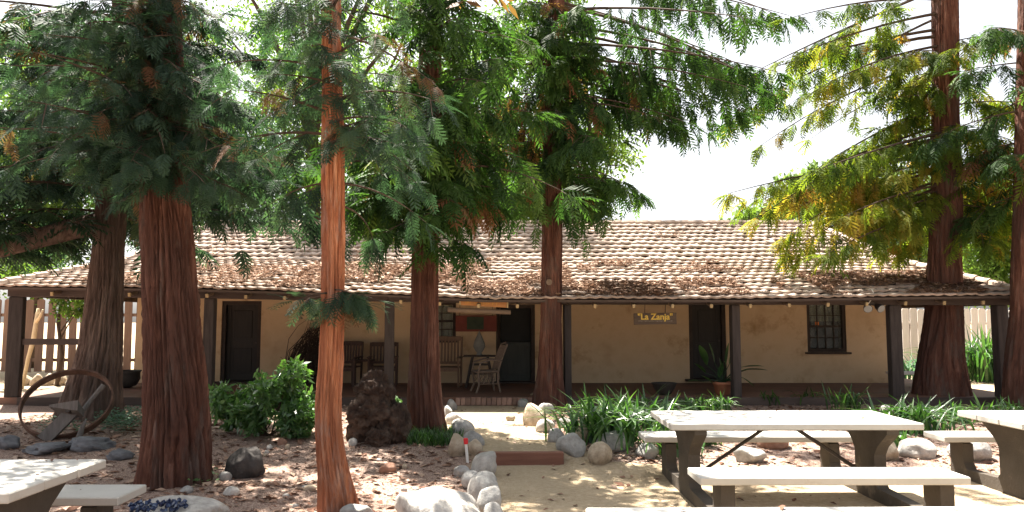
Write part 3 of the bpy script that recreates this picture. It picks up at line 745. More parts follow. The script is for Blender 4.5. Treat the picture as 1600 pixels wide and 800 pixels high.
# ------------------------------------------------------------------ rocks
def ico(n):
    import bmesh
    b = bmesh.new(); bmesh.ops.create_icosphere(b, subdivisions=n, radius=1); V = np.array([v.co[:] for v in b.verts]); Fq = np.array([[v.index for v in f.verts] for f in b.faces]); b.free(); return V, Fq
ICO3, ICO4, ICO5 = ico(3), ico(4), ico(5)
def rock_geo(seed, rough=.3, base=ICO3, flat=.0):
    V, Fq = base; o = seed * 13.7
    d = fbm(V[:, 0] * 1.1 + o, V[:, 1] * 1.1 + o, V[:, 2] * 1.1, 3) - .5
    d2 = fbm(V[:, 0] * 4 + o, V[:, 1] * 4, V[:, 2] * 4, 3) - .5
    P = V * (1 + rough * 2.0 * d + rough * .35 * d2)[:, None]
    r = np.random.default_rng(seed)
    for _ in range(7):     # facet cuts
        nrm = r.normal(size=3); nrm /= np.linalg.norm(nrm); lim = r.uniform(.62, .92)
        t = P @ nrm; P = P - np.maximum(t - lim, 0)[:, None] * nrm * .85
    return P, Fq
nrock = [0]
def rock(px, py, wpx, hpx, kind, label, group=None, tilt=0, rz=None, deep=1.0, name='rock', base=ICO3, rough=.22, dz=0, lean=0):
    nrock[0] += 1; p = ground(px, py); d = p.y
    w = wpx * d / F; h = hpx * d / F; dep = max(w, h) * (.8 if w > h * 1.25 else 1.25) * deep
    d = d + dep * .35; p = Vector((at(px, py, d).x, d, tz(p.x, d)))
    P, Fq = rock_geo(nrock[0], rough, base)
    P = P / np.abs(P).max(0)
    if kind == 'slab':
        P[:, 2] = .3 * P[:, 2] + .7 * np.round((P[:, 2] + P[:, 0] * .35) * 2.2) / 2.2 - P[:, 0] * .3; P[:, 0] *= 1 + .25 * np.sign(P[:, 1]) * (np.abs(P[:, 1]) > .35)
    Mx = Matrix.Rotation(rz if rz is not None else random.uniform(-.3, .3), 3, 'Z') @ Matrix.Rotation(tilt, 3, 'Y') @ Matrix.Rotation(lean, 3, 'X')
    P = (P * np.array([w / 2, dep / 2, h * .68])) @ np.array(Mx).T
    o = np_mesh(name, P, Fq, ROCK[kind] if isinstance(kind, str) else kind, None, True); o.location = (p.x, p.y, p.z + h * .29 + dz)
    return tag(o, label, 'rock', group)
RK = [
 (682, 826, 156, 50, 'white', 'largest pale boulder at the bottom left of the path'),
 (766, 806, 44, 44, 'grey', 'grey rock squeezed against the right side of the largest pale boulder', .1),
 (756, 786, 52, 46, 'grey', 'dark grey slanted oblong rock above the largest boulder', .25),
 (754, 747, 42, 42, 'white', 'sunlit white oblong rock beside the left end of the timber step', .3),
 (722, 746, 28, 18, 'grey', 'small greenish grey stone left of the slanted oblong rock'),
 (713, 714, 29, 33, 'tan', 'egg shaped tan rock behind the red capped stake'),
 (738, 702, 38, 27, 'grey', 'smooth grey stone just right of the egg shaped tan rock'),
 (742, 722, 24, 22, 'tan', 'tan stone wedged between the smooth grey stone and the sunlit oblong rock'),
 (736, 764, 30, 26, 'grey', 'grey stone filling the row above the dark slanted rock'),
 (716, 671, 22, 17, 'grey', 'low grey stone between the ridged rock and the flat white rock'),
 (772, 822, 34, 34, 'grey', 'grey rock at the bottom edge right of the largest boulder'),
 (722, 683, 36, 27, 'grey', 'grey ridged rock at the foot of the grassy trunk', .4),
 (711, 663, 30, 18, 'white', 'white flat rock on the left path edge right of the grassy trunk'),
 (700, 651, 13, 17, 'grey', 'small upright grey stone beside the grassy trunk'),
 (705, 641, 18, 18, 'grey', 'squared grey block at the left end of the brick step'),
 (817, 636, 20, 13, 'grey', 'rounded grey stone at the right end of the brick step'),
 (830, 629, 12, 15, 'tan', 'narrow leaning stone between the brick step and the right hand trunk', .5),
 (836, 666, 38, 36, 'tan', 'large tan rock at the top of the right path edge'),
 (853, 646, 26, 17, 'white', 'pinkish white rock behind the large tan rock'),
 (852, 676, 32, 22, 'white', 'white rounded rock in front of the large tan rock'),
 (883, 669, 24, 16, 'grey', 'grey rock half hidden by grass right of the white rounded rock'),
 (868, 691, 28, 22, 'grey', 'pitted grey rock on the right path edge'),
 (892, 713, 48, 34, 'grey', 'long grey rock lying at the right end of the timber step', .35),
 (891, 690, 18, 13, 'white', 'small white stone resting behind the long grey rock'),
 (938, 726, 40, 32, 'tan', 'smooth round tan boulder right of the long grey rock'),
 (959, 706, 56, 30, 'grey', 'broad flat grey rock under the big strap leaved clump'),
 (909, 692, 26, 28, 'tan', 'tan angular rock left of the broad flat grey rock'),
 (797, 658, 17, 12, 'tan', 'small tan stone sitting on the path before the brick step'),
 (1168, 724, 58, 26, 'grey', 'pale oval rock seen beneath the middle picnic table'),
 (1208, 702, 50, 26, 'red', 'reddish brown rock under the far bench of the middle table'),
 (1062, 704, 44, 30, 'tan', 'tan rock behind the left support of the middle table'),
 (1378, 720, 58, 30, 'tan', 'sandy rock right of the middle table support'),
 (1432, 716, 64, 28, 'white', 'broad sunlit rock between the middle and right tables'),
 (1516, 720, 66, 36, 'grey', 'grey rock below the bench of the right table'),
 (1010, 716, 40, 22, 'grey', 'shaded grey rock left of the middle table support'),
 (380, 748, 64, 46, 'lava', 'black rough lava rock in the mulch right of the widest trunk'),
 (72, 712, 72, 16, 'slab', 'dark slate slab lying left below the iron wheel hoop'),
 (140, 706, 78, 20, 'slab', 'bluish layered slab in front of the iron wheel hoop'),
 (188, 720, 40, 16, 'slab', 'small dark slab between the layered slab and the widest trunk'),
 (12, 704, 40, 22, 'slab', 'dark stone at the left edge behind the shaded table'),
 (352, 752, 20, 14, 'grey', 'small grey stone tucked against the black lava rock'),
 (291, 771, 22, 11, 'grey', 'flat grey stone at the foot of the widest trunk'),
 (361, 776, 26, 15, 'white', 'chipped whitish stone below the black lava rock'),
 (606, 740, 28, 17, 'red', 'rusty brown stone in the mulch right of the orange trunk'),
 (551, 698, 14, 13, 'white', 'small white stone left of the gnarled burl'),
 (484, 768, 22, 10, 'tan', 'low tan stone left of the orange trunk foot'),
 (560, 812, 60, 22, 'grey', 'low grey stone at the bottom edge by the orange trunk foot'),
 (440, 696, 18, 12, 'red', 'reddish stone in front of the leafy shrub'),
 (1385, 648, 18, 16, 'grey', 'mossy round stone near the right porch corner'),
]
for r in RK:
    rock(*r[:6], tilt=(r[6] if len(r) > 6 else random.uniform(-.12, .12)), base=ICO4 if r[2] > 45 else ICO3, rough={'lava': .45, 'slab': .5}.get(r[4], .27))
# scattered small stones
for k in range(26):
    px, py = random.uniform(250, 640), random.uniform(700, 795)
    if 480 < px < 570: continue
    kd = random.choice(('grey', 'white', 'tan'))
    rock(px, py, random.uniform(6, 13), random.uniform(4, 8), kd, 'small loose %s stone in the mulch bed' % kd, 'small loose stones in the mulch', name='stone')
# stone basin bottom left
p = ground(275, 830); P, Fq = rock_geo(77, .1, ICO4)
P = P * np.array([.42, .32, .17]); rr = np.hypot((P[:, 0] + .1) / .25, (P[:, 1] + .1) / .20)
P[:, 2] -= np.where(P[:, 2] > 0, .09 * (1 - sstep(.7, 1.0, rr)), 0)
o = np_mesh('stone_basin', P, Fq, ROCK['white'], None, True); o.location = (p.x, p.y, tz(p.x, p.y) + .10)
bs_ = empty('x', (0, 0, 0), 'x', 'x'); bpy.data.objects.remove(bs_)
tag(o, 'pale stone basin with blue chips at the bottom left edge', 'basin')
q = MB()
for k in range(70):
    a_, r_ = random.uniform(0, 6.28), random.random() ** .5
    q.box((p.x - .1 + .22 * r_ * math.cos(a_), p.y - .1 + .17 * r_ * math.sin(a_), tz(p.x, p.y) + .215 + random.uniform(-.01, .02)), (.03, .024, .02), rot=(random.uniform(-1, 1), random.uniform(-1, 1), random.uniform(0, 3)))
q.build('blue_chips', MT['bluetile'], o)['kind'] = 'stuff'

# gnarled burl
V0, F0 = ICO5
def lobe(c, r, seed, am=.35):
    o = seed * 7.7
    d1 = fbm(V0[:, 0] * 1.6 + o, V0[:, 1] * 1.6, V0[:, 2] * 1.6 + o, 3) - .5
    d2 = np.abs(fbm(V0[:, 0] * 3.2 + o, V0[:, 1] * 3.2, V0[:, 2] * 3.2, 4) - .5)
    d3 = fbm(V0[:, 0] * 9 + o, V0[:, 1] * 9, V0[:, 2] * 9, 2) - .5
    return V0 * (1 + .9 * d1 - 1.3 * d2 + .12 * d3 + .14)[:, None] * np.array(r) + np.array(c)
p = ground(590, 690)
BS = .86
specs = [((-.10, .22, .72), (.27, .26, .27), 1), ((-.10, .08, .40), (.29, .28, .30), 2), ((.22, .02, .16), (.24, .22, .34), 3), ((.06, -.2, .06), (.17, .17, .17), 4), ((-.04, .24, .5), (.24, .2, .4), 5), ((-.24, .12, .1), (.2, .2, .28), 6)]
VV = np.concatenate([lobe(np.array(c) * BS + np.array(p), np.array(r) * BS, s_) for c, r, s_ in specs]); FF = np.concatenate([F0 + i * len(V0) for i in range(len(specs))])
tag(np_mesh('tree_burl', VV, FF, MT['burl'], None, True), 'gnarled brown tree burl stump heaped between the orange and grassy trunks', 'burl')

# ------------------------------------------------------------------ timber step, stake, plant marker
a, b = ground(752, 722), ground(872, 716)
q = MB(); q.box(((a.x + b.x) / 2 + .02, 9.03, .065), (b.x - a.x + .1, .1, .155), rot=(0, 0, R(1.5)), bev=.008)
tag(q.build('timber_step', MT['timber']), 'reddish timber beam forming a step across the path', 'step')
p = ground(728, 722); t = empty('marker_stake', p, 'thin pale stake with a red cap beside the path rocks', 'stake')
q = MB(); q.tube([p + Vector((.02, 0, -.02)), p + Vector((0, 0, .2))], .016, 10); q.build('pipe', MT['white'], t)
q = MB(); q.tube([p + Vector((0, 0, .201)), p + Vector((-.004, 0, .26)), p + Vector((-.004, 0, .268))], [.024, .027, .016], 10); q.build('cap', MT['red'], t)
p = ground(912, 660); t = empty('plant_marker', p, 'small dark name plate on a stake left of the strap leaved clump', 'marker')
q = MB(); q.tube([p, p + Vector((.01, 0, .26))], .008, 6); q.build('stake', MT['greywood'], t)
q = MB(); q.box(p + Vector((.02, -.012, .275)), (.12, .008, .05), rot=(-.3, .1, 0)); q.build('plate', MT['darkpot'], t)

# ------------------------------------------------------------------ iron hoop and old wood by the left trunk
p = ground(108, 688); p.y += .05
Rw = .56; cz = Rw * math.cos(R(42))
ctr = Vector((at(107, 600, p.y + .38).x, p.y + Rw * math.sin(R(42)), tz(p.x, p.y) + cz))
Mh = Matrix.Translation(ctr) @ Matrix.Rotation(R(14), 4, 'Z') @ Matrix.Rotation(R(-42), 4, 'X') @ Matrix.Rotation(R(-16), 4, 'Y')
q = MB(); n = 56; vs = []; fs = []
for k in range(n):
    w_ = 2 * math.pi * k / n
    for (r, y) in ((Rw, -.05), (Rw, .05), (Rw - .024, .05), (Rw - .024, -.05)): vs.append((r * math.cos(w_), y, r * math.sin(w_) * .98))
for k in range(n):
    for j in range(4): fs.append((k * 4 + j, k * 4 + (j + 1) % 4, ((k + 1) % n) * 4 + (j + 1) % 4, ((k + 1) % n) * 4 + j))
q.add(vs, fs, Mh); tag(q.build('wheel_hoop', MT['rust']), 'rusty iron wheel hoop leaning against the left leaning trunk', 'wheel hoop')
t = empty('old_timber', ground(90, 688), 'broken grey timber machine remains inside the iron hoop', 'timber')
p = ground(78, 690)
q = MB(); q.box(p + Vector((.05, .12, .2)), (.15, .11, .52), rot=(R(-8), R(42), R(10)), jit=.012); q.build('slab', MT['greywood'], t)
q = MB(); q.add([(-.17, -.08, 0), (.2, -.1, .06), (.17, .12, -.1), (-.1, .12, -.16), (-.17, -.08, -.03), (.2, -.1, -.07), (.17, .12, -.18), (-.1, .12, -.2)], [(0, 1, 2, 3), (7, 6, 5, 4), (0, 4, 5, 1), (1, 5, 6, 2), (2, 6, 7, 3), (3, 7, 4, 0)], Matrix.Translation(p + Vector((.13, .1, .46)))); q.build('wedge', MT['greywood'], t)
q = MB(); q.tube([p + Vector((.22, .22, .28)), p + Vector((.34, .3, .5)), p + Vector((.46, .36, .68))], [.035, .03, .035], 7); q.build('stake', MT['greywood'], t)
q = MB(); q.tube([p + Vector((.3, .1, -.02)), p + Vector((.33, .12, .14)), p + Vector((.38, .12, .26))], [.045, .03, .012], 6); q.build('root_fragment', MT['greywood'], t)
q = MB(); q.tube([p + Vector((.2, .12, .36)), p + Vector((.2, .02, .40))], .035, 8); q.build('bolt_head', MT['iron'], t)

# ------------------------------------------------------------------ redwood fronds
def frond_fine():
    vs = []; fs = []
    def tri(a, b, c): k = len(vs); vs.extend([a, b, c]); fs.append((k, k + 1, k + 2))
    L = .42; r = random.Random(5)
    def twig(o, d, n, length, wN):
        o = Vector(o); d = Vector(d).normalized(); side = n.cross(d).normalized()
        m = max(4, int(length / .015))
        for i in range(m):
            s_ = (i + .3) / m; c = o + d * length * s_ + Vector((0, 0, -.25 * (length * s_) ** 2)); wl_ = wN * 1.25 * (1 - .55 * abs(2 * s_ - .8) ** 2) * r.uniform(.85, 1.1)
            for sg in (-1, 1):
                tip = c + (side * sg * .8 + d * .6) * wl_ + Vector((0, 0, -.15 * wl_)); tri(c - d * .008, c + d * .008, tip)
        e = o + d * length + Vector((0, 0, -.25 * length ** 2)); tri(o + side * .002, o - side * .002, e)
    N = Vector((0, 0, 1))
    for i in range(7):
        s_ = (i + .6) / 7.3
        for sg in (-1, 1):
            a = R(52) * sg; ln = (.17 * (1 - .65 * s_) + .03) * r.uniform(.8, 1.1)
            twig((L * s_ * .9 + sg * .008, 0, -.12 * s_ * s_), (math.cos(a), math.sin(a), -.12), N, ln, .02)
    twig((L * .75, 0, -.07), (1, 0, -.3), N, .13, .02); twig((0, 0, 0), (1, 0, -.1), N, L * .8, .012)
    return np.array([tuple(v) for v in vs]), np.array(fs)
def frond_mid():
    vs = []; fs = []; r = random.Random(9); L = .42
    def leaf(o, d, ln, wd):
        o = Vector(o); d = Vector(d).normalized(); side = Vector((0, 0, 1)).cross(d).normalized(); k = len(vs)
        vs.extend([o, o + d * ln * .45 + side * wd / 2 + Vector((0, 0, -.01)), o + d * ln + Vector((0, 0, -.2 * ln)), o + d * ln * .45 - side * wd / 2 + Vector((0, 0, -.01))]); fs.append((k, k + 1, k + 2)); fs.append((k, k + 2, k + 3))
    for i in range(7):
        s_ = (i + .5) / 7.4
        for sg in (-1, 1):
            a = R(r.uniform(40, 62)) * sg; leaf((L * s_ * .92, 0, -.12 * s_ * s_), (math.cos(a), math.sin(a), -.15 + r.uniform(-.1, .1)), (.16 * (1 - .6 * s_) + .03) * r.uniform(.8, 1.15), .032)
    leaf((L * .8, 0, -.08), (1, 0, -.3), .14, .026); leaf((0, 0, 0), (1, 0, -.12), L * .9, .01)
    return np.array([tuple(v) for v in vs]), np.array(fs)
def frond_coarse():
    vs = []; fs = []; L = .5
    for i in range(4):
        s_ = (i + .5) / 4
        for sg in (-1, 1):
            a = R(50) * sg; d = Vector((math.cos(a), math.sin(a), -.1)); o = Vector((L * s_, 0, -.1 * s_)); side = Vector((0, 0, 1)).cross(d).normalized(); k = len(vs); ln = .2
            vs.extend([o, o + d * ln * .5 + side * .04, o + d * ln, o + d * ln * .5 - side * .04]); fs.append((k, k + 1, k + 2)); fs.append((k, k + 2, k + 3))
    return np.array([tuple(v) for v in vs]), np.array(fs)
FR = {'fine': frond_fine(), 'mid': frond_mid(), 'coarse': frond_coarse()}
class Crown:
    def __init__(s, seed): s.r = np.random.default_rng(seed); s.fr = {k: [] for k in FR}; s.wood = MB()
    def frond(s, kind, o, d, up, sc, t): s.fr[kind].append((o, d, up, sc, t))
    def branch(s, p0, az, L, rise=.1, droop=.12, kind='mid', dens=1.0, dead=.02, tw=1.0, bare=.12, r0=None, gold=0, sc=1.0, hang=0):
        r = s.r; dirh = np.array([math.cos(az), math.sin(az), 0]); sideh = np.array([-math.sin(az), math.cos(az), 0])
        bend = r.normal(0, .12); gs = r.random() * 100; n = 9; P = []
        for i in range(n):
            q = L * i / (n - 1); P.append(np.array(p0) + dirh * q + sideh * bend * q * q / max(L, .5) + np.array([0, 0, rise * q - droop * q * q]))
        r0 = r0 or .008 + .007 * L
        s.wood.tube([Vector(p) for p in P], [r0 * (1 - .85 * i / (n - 1)) for i in range(n)], 5, False)
        step = .19 / dens; q = bare * L
        while q < L:
            f = q / L * (n - 1); i = min(int(f), n - 2); fr = f - i; c = P[i] * (1 - fr) + P[i + 1] * fr; tdir = P[i + 1] - P[i]; tdir = tdir / np.linalg.norm(tdir)
            gate = float(vnoise(q * 1.9 + gs, gs, 0))
            for sg in (-1, 1):
                if r.random() < .15 or (gate < .40 and r.random() < .8): continue
                tl = tw * (.75 - .45 * q / L) * r.uniform(.5, 1.15); a = r.uniform(.6, 1.25)
                td = tdir * math.cos(a) + sideh * sg * math.sin(a) + np.array([0, 0, r.normal(-.18 - hang, .2)]); td = td / np.linalg.norm(td)
                isdead = r.random() < dead; tt = r.beta(2, 2.2) * .9
                m = max(1, int(tl / .17)); pts = [Vector(c)]
                for j in range(m + 1):
                    o = c + td * tl * j / (m + .5) + np.array([0, 0, -(.22 + hang * .5) * (tl * j / (m + .5)) ** 2])
                    if j: pts.append(Vector(o))
                    for _ in range({'fine': 3, 'mid': 2, 'coarse': 1}[kind]):
                        a2 = r.normal(0, .7); up = np.array([r.normal(0, .35), r.normal(0, .35), 1])
                        s2 = np.cross([0, 0, 1], td); fd = td * math.cos(a2) + s2 * math.sin(a2) + np.array([0, 0, r.normal(-.25 - hang, .25)])
                        v = r.uniform(.96, 1) if isdead else min(.93, max(0, tt + r.normal(0, .1) + gold))
                        s.frond(kind, o, fd, up, sc * r.uniform(.5, 1.2), v)
                if len(pts) > 1 and kind != 'coarse': s.wood.tube(pts, [.006] * (len(pts) - 1) + [.002], 3, False)
            q += step * r.uniform(.7, 1.3)
        # tip
        for _ in range(3): s.frond(kind, P[-1], tdir + r.normal(0, .3, 3), np.array([0, 0, 1.]), sc, min(.93, .5 + gold))
    def build(s, name, material, parent):
        Vs, Fs, Ts = [], [], []; off = 0
        for kind, L in s.fr.items():
            if not L: continue
            TV, TF = FR[kind]; O = np.array([l[0] for l in L]); D = np.array([l[1] for l in L]); U = np.array([l[2] for l in L]); sc = np.array([l[3] for l in L]); t = np.array([l[4] for l in L])
            D = D / np.linalg.norm(D, axis=1)[:, None]; Sd = np.cross(U, D); Sd /= np.linalg.norm(Sd, axis=1)[:, None] + 1e-9; N = np.cross(D, Sd)
            B = np.stack([D, Sd, N], 1) * sc[:, None, None]
            V = np.einsum('vk,nkj->nvj', TV, B) + O[:, None]
            Vs.append(V.reshape(-1, 3)); Fs.append((TF[None] + (np.arange(len(L)) * len(TV))[:, None, None]).reshape(-1, 3) + off); off += V.shape[0] * V.shape[1]; Ts.append(np.repeat(t, len(TV)))
        o = np_mesh(name, np.concatenate(Vs), np.concatenate(Fs), material, parent, False, np.concatenate(Ts)); o['kind'] = 'stuff'
        if s.wood.v: s.wood.build('branches', MT['stem'], parent)['kind'] = 'stuff'
        return len(np.concatenate(Fs))
def trunk(name, parent, prof, material, nth=110, dz=.05, furrow=.03, seed=0, freq=9, twist=.15, flare_n=6, flare=.0, top=None):
    """prof: list of (z, x, y, radius) absolute"""
    z = np.arange(prof[0][0] - .15, prof[-1][0] + 1e-6, dz); A = np.array(prof); th = np.linspace(0, 2 * np.pi, nth, endpoint=False)
    zc = np.clip(z, A[0, 0], None)
    def sm(c):
        y = np.interp(zc, A[:, 0], A[:, c]); k = np.ones(9) / 9; yp = np.pad(y, 4, mode='edge'); return np.convolve(yp, k, 'valid')
    cx, cy, rr = sm(1), sm(2), sm(3)
    TH, ZZ = np.meshgrid(th, z); T2 = TH + twist * (ZZ - z[0]) * .25
    disp = 0
    for (N, amp, wsc, wam, gw, sd) in ((freq * 3, 1.0, .6, .95, .30, 0), (freq * 5, .6, 1.0, .9, .32, 40), (freq * 9, .28, 2.2, .8, .4, 80)):
        wr = (fbm(np.cos(T2) * 1.6 + seed + sd, np.sin(T2) * 1.6, ZZ * wsc, 3) - .5) * wam
        ph = (T2 + wr) * N / (2 * np.pi); cell = np.floor(ph); f_ = np.abs(ph - cell - .5) * 2      # 0 mid plate, 1 at the groove
        fade = sstep(.25, .6, vnoise((cell % N) * 3.1 + sd, ZZ * .9 + cell * 1.7, seed + 0 * ZZ))
        hgt = vnoise((cell % N) * 2.3 + 9 + sd, ZZ * 1.3 + cell * .9, seed + 2 + 0 * ZZ) - .5
        disp = disp - furrow * amp * (sstep(1 - 2 * gw, 1.0, f_) * (.35 + .65 * fade) - .3) + furrow * amp * .5 * hgt
    disp = disp + furrow * .35 * (fbm(np.cos(TH) * 9 + seed, np.sin(TH) * 9, ZZ * 6, 3) - .5)
    disp = disp + furrow * .8 * (fbm(np.cos(TH) * 1.5 + seed, np.sin(TH) * 1.5, ZZ * 1.1, 2) - .5)
    lob = flare * np.exp(-(ZZ - A[0, 0]) / .28) * (np.maximum(np.cos(TH * flare_n / 2 + seed), -.3) * .5 + .5 + .5 * (vnoise(np.cos(TH) * 2.5 + seed, np.sin(TH) * 2.5, ZZ * .5) - .5))
    Rr = rr[:, None] * .95 + disp - furrow * .75 + lob
    V = np.stack([cx[:, None] + Rr * np.cos(TH), cy[:, None] + Rr * np.sin(TH), ZZ], -1).reshape(-1, 3); nz = len(z); I = np.arange(nz * nth).reshape(nz, nth)
    Fq = np.stack([I[:-1], np.roll(I[:-1], -1, 1), np.roll(I[1:], -1, 1), I[1:]], -1).reshape(-1, 4)
    return np_mesh(name, V, Fq, material, parent, True)
def redwood(label, base_px, base_py, prof_px, material, top=13.0, furrow=.03, freq=9, flare=.05, seed=1, twist=.15, nth=110, back=0, **kw):
    """prof_px: list of (py, px centre, width px) read at the trunk's own distance, continued upwards to the treetop"""
    g0 = ground(base_px, base_py); d = g0.y + back
    t = empty('redwood_tree', (g0.x, d, tz(g0.x, d)), label, 'redwood tree', 'redwood trees in front of the house')
    pr = []
    for (py, px, wd) in prof_px:
        p = at(px, py, d); pr.append((p.z, p.x, d, wd * d / F / 2))
    pr.sort(); z0 = tz(g0.x, d); pr = [(z0 - .03, pr[0][1], d, pr[0][3])] + [q for q in pr if q[0] > z0 + .02]
    zl, xl, _, rl = pr[-1]; pr.append((top, xl + .05, d, max(.05, rl * .35)))
    trunk('trunk', t, pr, material, nth, furrow=furrow, seed=seed * 3.7, freq=freq, flare=flare, twist=twist)
    A = np.array(pr)
    def axis_(z): return np.array([np.interp(z, A[:, 0], A[:, 1]), d, z]), np.interp(z, A[:, 0], A[:, 3])
    return t, axis_, d
GA = 2.39996
def auto(cr, ax, z0, z1, n, l0, l1, kind, rise=.05, droop=.09, dens=1., seed=0, dead=.03, skip=None, **kw):
    r = np.random.default_rng(seed)
    for i in range(n):
        z = z0 + (z1 - z0) * (i + r.random()) / n; az = i * GA + r.normal(0, .3) + seed; L = r.uniform(l0, l1)
        if skip and skip(z, az % (2 * math.pi)): continue
        c, rad = ax(z); p0 = c + np.array([math.cos(az), math.sin(az), 0]) * rad * .8
        cr.branch(p0, az, L, rise + r.normal(0, .06), droop * r.uniform(.7, 1.3), kind, dens, dead, **kw)
NT = {}
RT, UP, LF, DN = 0.0, math.pi / 2, math.pi, -math.pi / 2      # azimuths: right, away, left, towards the camera
TOPZ = 11.0
# --- leaning trunk at the left, with a heavy low limb
t, ax, d = redwood('greyish leaning redwood at the far left behind the iron hoop', 136, 655, [(655, 138, 108), (600, 148, 84), (550, 157, 70), (500, 161, 62), (400, 168, 52), (300, 176, 50), (150, 186, 46), (0, 196, 42)], MT['bark_grey'], TOPZ, .04, 8, .05, 1, .15, 170)
lp = [at(160, 350, d), at(120, 356, d - .2), at(60, 372, d - .5), at(0, 388, d - .8), at(-90, 400, d - 1.2)]
q = MB(); q.tube(lp, [.2, .17, .155, .14, .12], 14); q.build('limb', MT['bark_grey'], t, True)
c = Crown(1)
auto(c, ax, 3.3, 6.9, 42, 1.6, 3.4, 'mid', .05, .09, 1.0, 1, sc=1.05)
for k in range(9):
    lpi = np.array(lp[1].lerp(lp[4], k / 8)); c.branch(lpi, UP if k % 2 else DN, random.uniform(.8, 1.6), .3, .15, 'mid', 1.0)
auto(c, ax, 7.0, TOPZ - .5, 6, 1.5, 2.5, 'coarse', .1, .1, .8, 2, sc=1.3)
NT['a'] = c.build('crown', MT['needles_blue'], t)
# --- widest trunk
t, ax, d = redwood('widest dark red redwood with deeply furrowed bark behind the shaded table', 272, 752, [(752, 272, 112), (700, 275, 106), (650, 276, 103), (600, 275, 99), (500, 269, 93), (400, 263, 88), (300, 258, 82), (200, 255, 78), (0, 250, 70)], MT['bark'], TOPZ, .055, 8, .07, 2, .22, 220)
c = Crown(2)
auto(c, ax, 3.2, 5.0, 36, .7, 1.7, 'fine', .12, .12, .75, 3, sc=.56, skip=lambda z, a: math.cos(a) > .25 and z > 3.7, hang=.15)
for az, z, L in ((1.6, 4.0, 2.6), (1.2, 4.1, 2.4), (1.95, 4.3, 3.0)):
    cc, rad = ax(z); c.branch(cc, az, L, .0, .2, 'mid', 1.3, .03, hang=.4)
for k in range(58):
    cc, rad = ax(3.15 + 1.9 * k / 57); c.branch(cc + np.array([0, -rad * .8, 0]), DN + .42 + random.uniform(-1.25, 1.25), random.uniform(.35, 1.1), .12, .45, 'mid' if k % 2 else 'fine', .85, .03, bare=.08, hang=.25, tw=.7, sc=.55)
auto(c, ax, 5.0, TOPZ - .4, 7, 1.3, 2.4, 'coarse', .1, .1, .8, 4, sc=1.0, skip=lambda z, a: math.cos(a) > -.1)
NT['b'] = c.build('crown', MT['needles_blue'], t)
# --- slim orange trunk
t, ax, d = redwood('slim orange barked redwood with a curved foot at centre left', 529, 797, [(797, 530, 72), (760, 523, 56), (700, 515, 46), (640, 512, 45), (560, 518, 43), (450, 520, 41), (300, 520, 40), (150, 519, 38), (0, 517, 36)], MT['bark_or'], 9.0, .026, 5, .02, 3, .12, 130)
c = Crown(3)
auto(c, ax, 3.2, 4.7, 18, .5, 1.2, 'fine', .15, .28, .8, 7, sc=.56, hang=.25)
for az, z, L, rs, dr in ((DN + .5, 1.93, .42, .0, .25), (DN - .5, 1.9, .40, .0, .3), (RT, 1.9, .42, .05, .5), (RT - .6, 1.88, .35, .0, .6), (LF + .3, 1.88, .35, -.1, .1)):
    cc, rad = ax(z); c.branch(cc, az, L, rs, dr, 'fine', 1.2, .05, tw=.35, sc=.55, hang=.3)
for az, z, L in ((RT + .5, 2.9, .9), (RT + 1.0, 2.7, .8), (LF - .4, 2.9, .7)):
    cc, rad = ax(z); c.branch(cc, az, L, .1, .5, 'fine', .6, .05, tw=.6, sc=.7, hang=.5)
for k in range(8):
    cc, rad = ax(3.25 + 1.3 * k / 7); c.branch(cc + np.array([0, -rad * .8, 0]), DN + random.uniform(-1.3, 1.3), random.uniform(.5, 1.0), .1, .3, 'fine', .9, .03, bare=.1, hang=.2, tw=.6, sc=.56)
auto(c, ax, 5.6, 8.6, 3, 1.0, 1.8, 'coarse', .1, .1, .8, 8, sc=.8)
NT['c'] = c.build('crown', MT['needles_blue'], t)
# --- trunk with grass at its foot
t, ax, d = redwood('dark red redwood with green grass at its foot left of the path', 668, 676, [(676, 668, 66), (640, 665, 60), (600, 663, 54), (500, 663, 49), (380, 665, 46), (250, 668, 44), (100, 672, 40), (0, 674, 38)], MT['bark'], TOPZ, .034, 6, .05, 4, .1, 150)
c = Crown(4)
auto(c, ax, 3.15, 4.2, 14, .4, 1.0, 'mid', .1, .25, 1.0, 9, hang=.2)
auto(c, ax, 3.7, 6.2, 26, .9, 2.1, 'mid', .1, .14, .8, 10, hang=.3, skip=lambda z, a: math.cos(a) < -.2 and z > 4.2 and math.sin(z * 37) > -.2)
for az, z, L in ((LF - .2, 3.8, 1.3), (LF + .5, 3.5, 1.0), (LF, 4.4, 1.7), (2.4, 4.0, 1.3), (RT + .2, 3.6, 1.0)):
    cc, rad = ax(z); c.branch(cc, az, L, .05, .35, 'mid', 1.2, .06, hang=.6)
for k in range(18):
    cc, rad = ax(2.75 + 3.5 * k / 17); c.branch(cc + np.array([0, -rad * .8, 0]), DN + random.uniform(-1.1, 1.1), random.uniform(.6, 1.2), .1, .3, 'mid', .95, .03, bare=.08, hang=.2, tw=.8)
auto(c, ax, 6.4, TOPZ - .4, 3, 1.3, 2.4, 'coarse', .1, .1, .8, 11, sc=1.3)
NT['d'] = c.build('crown', MT['needles'], t)
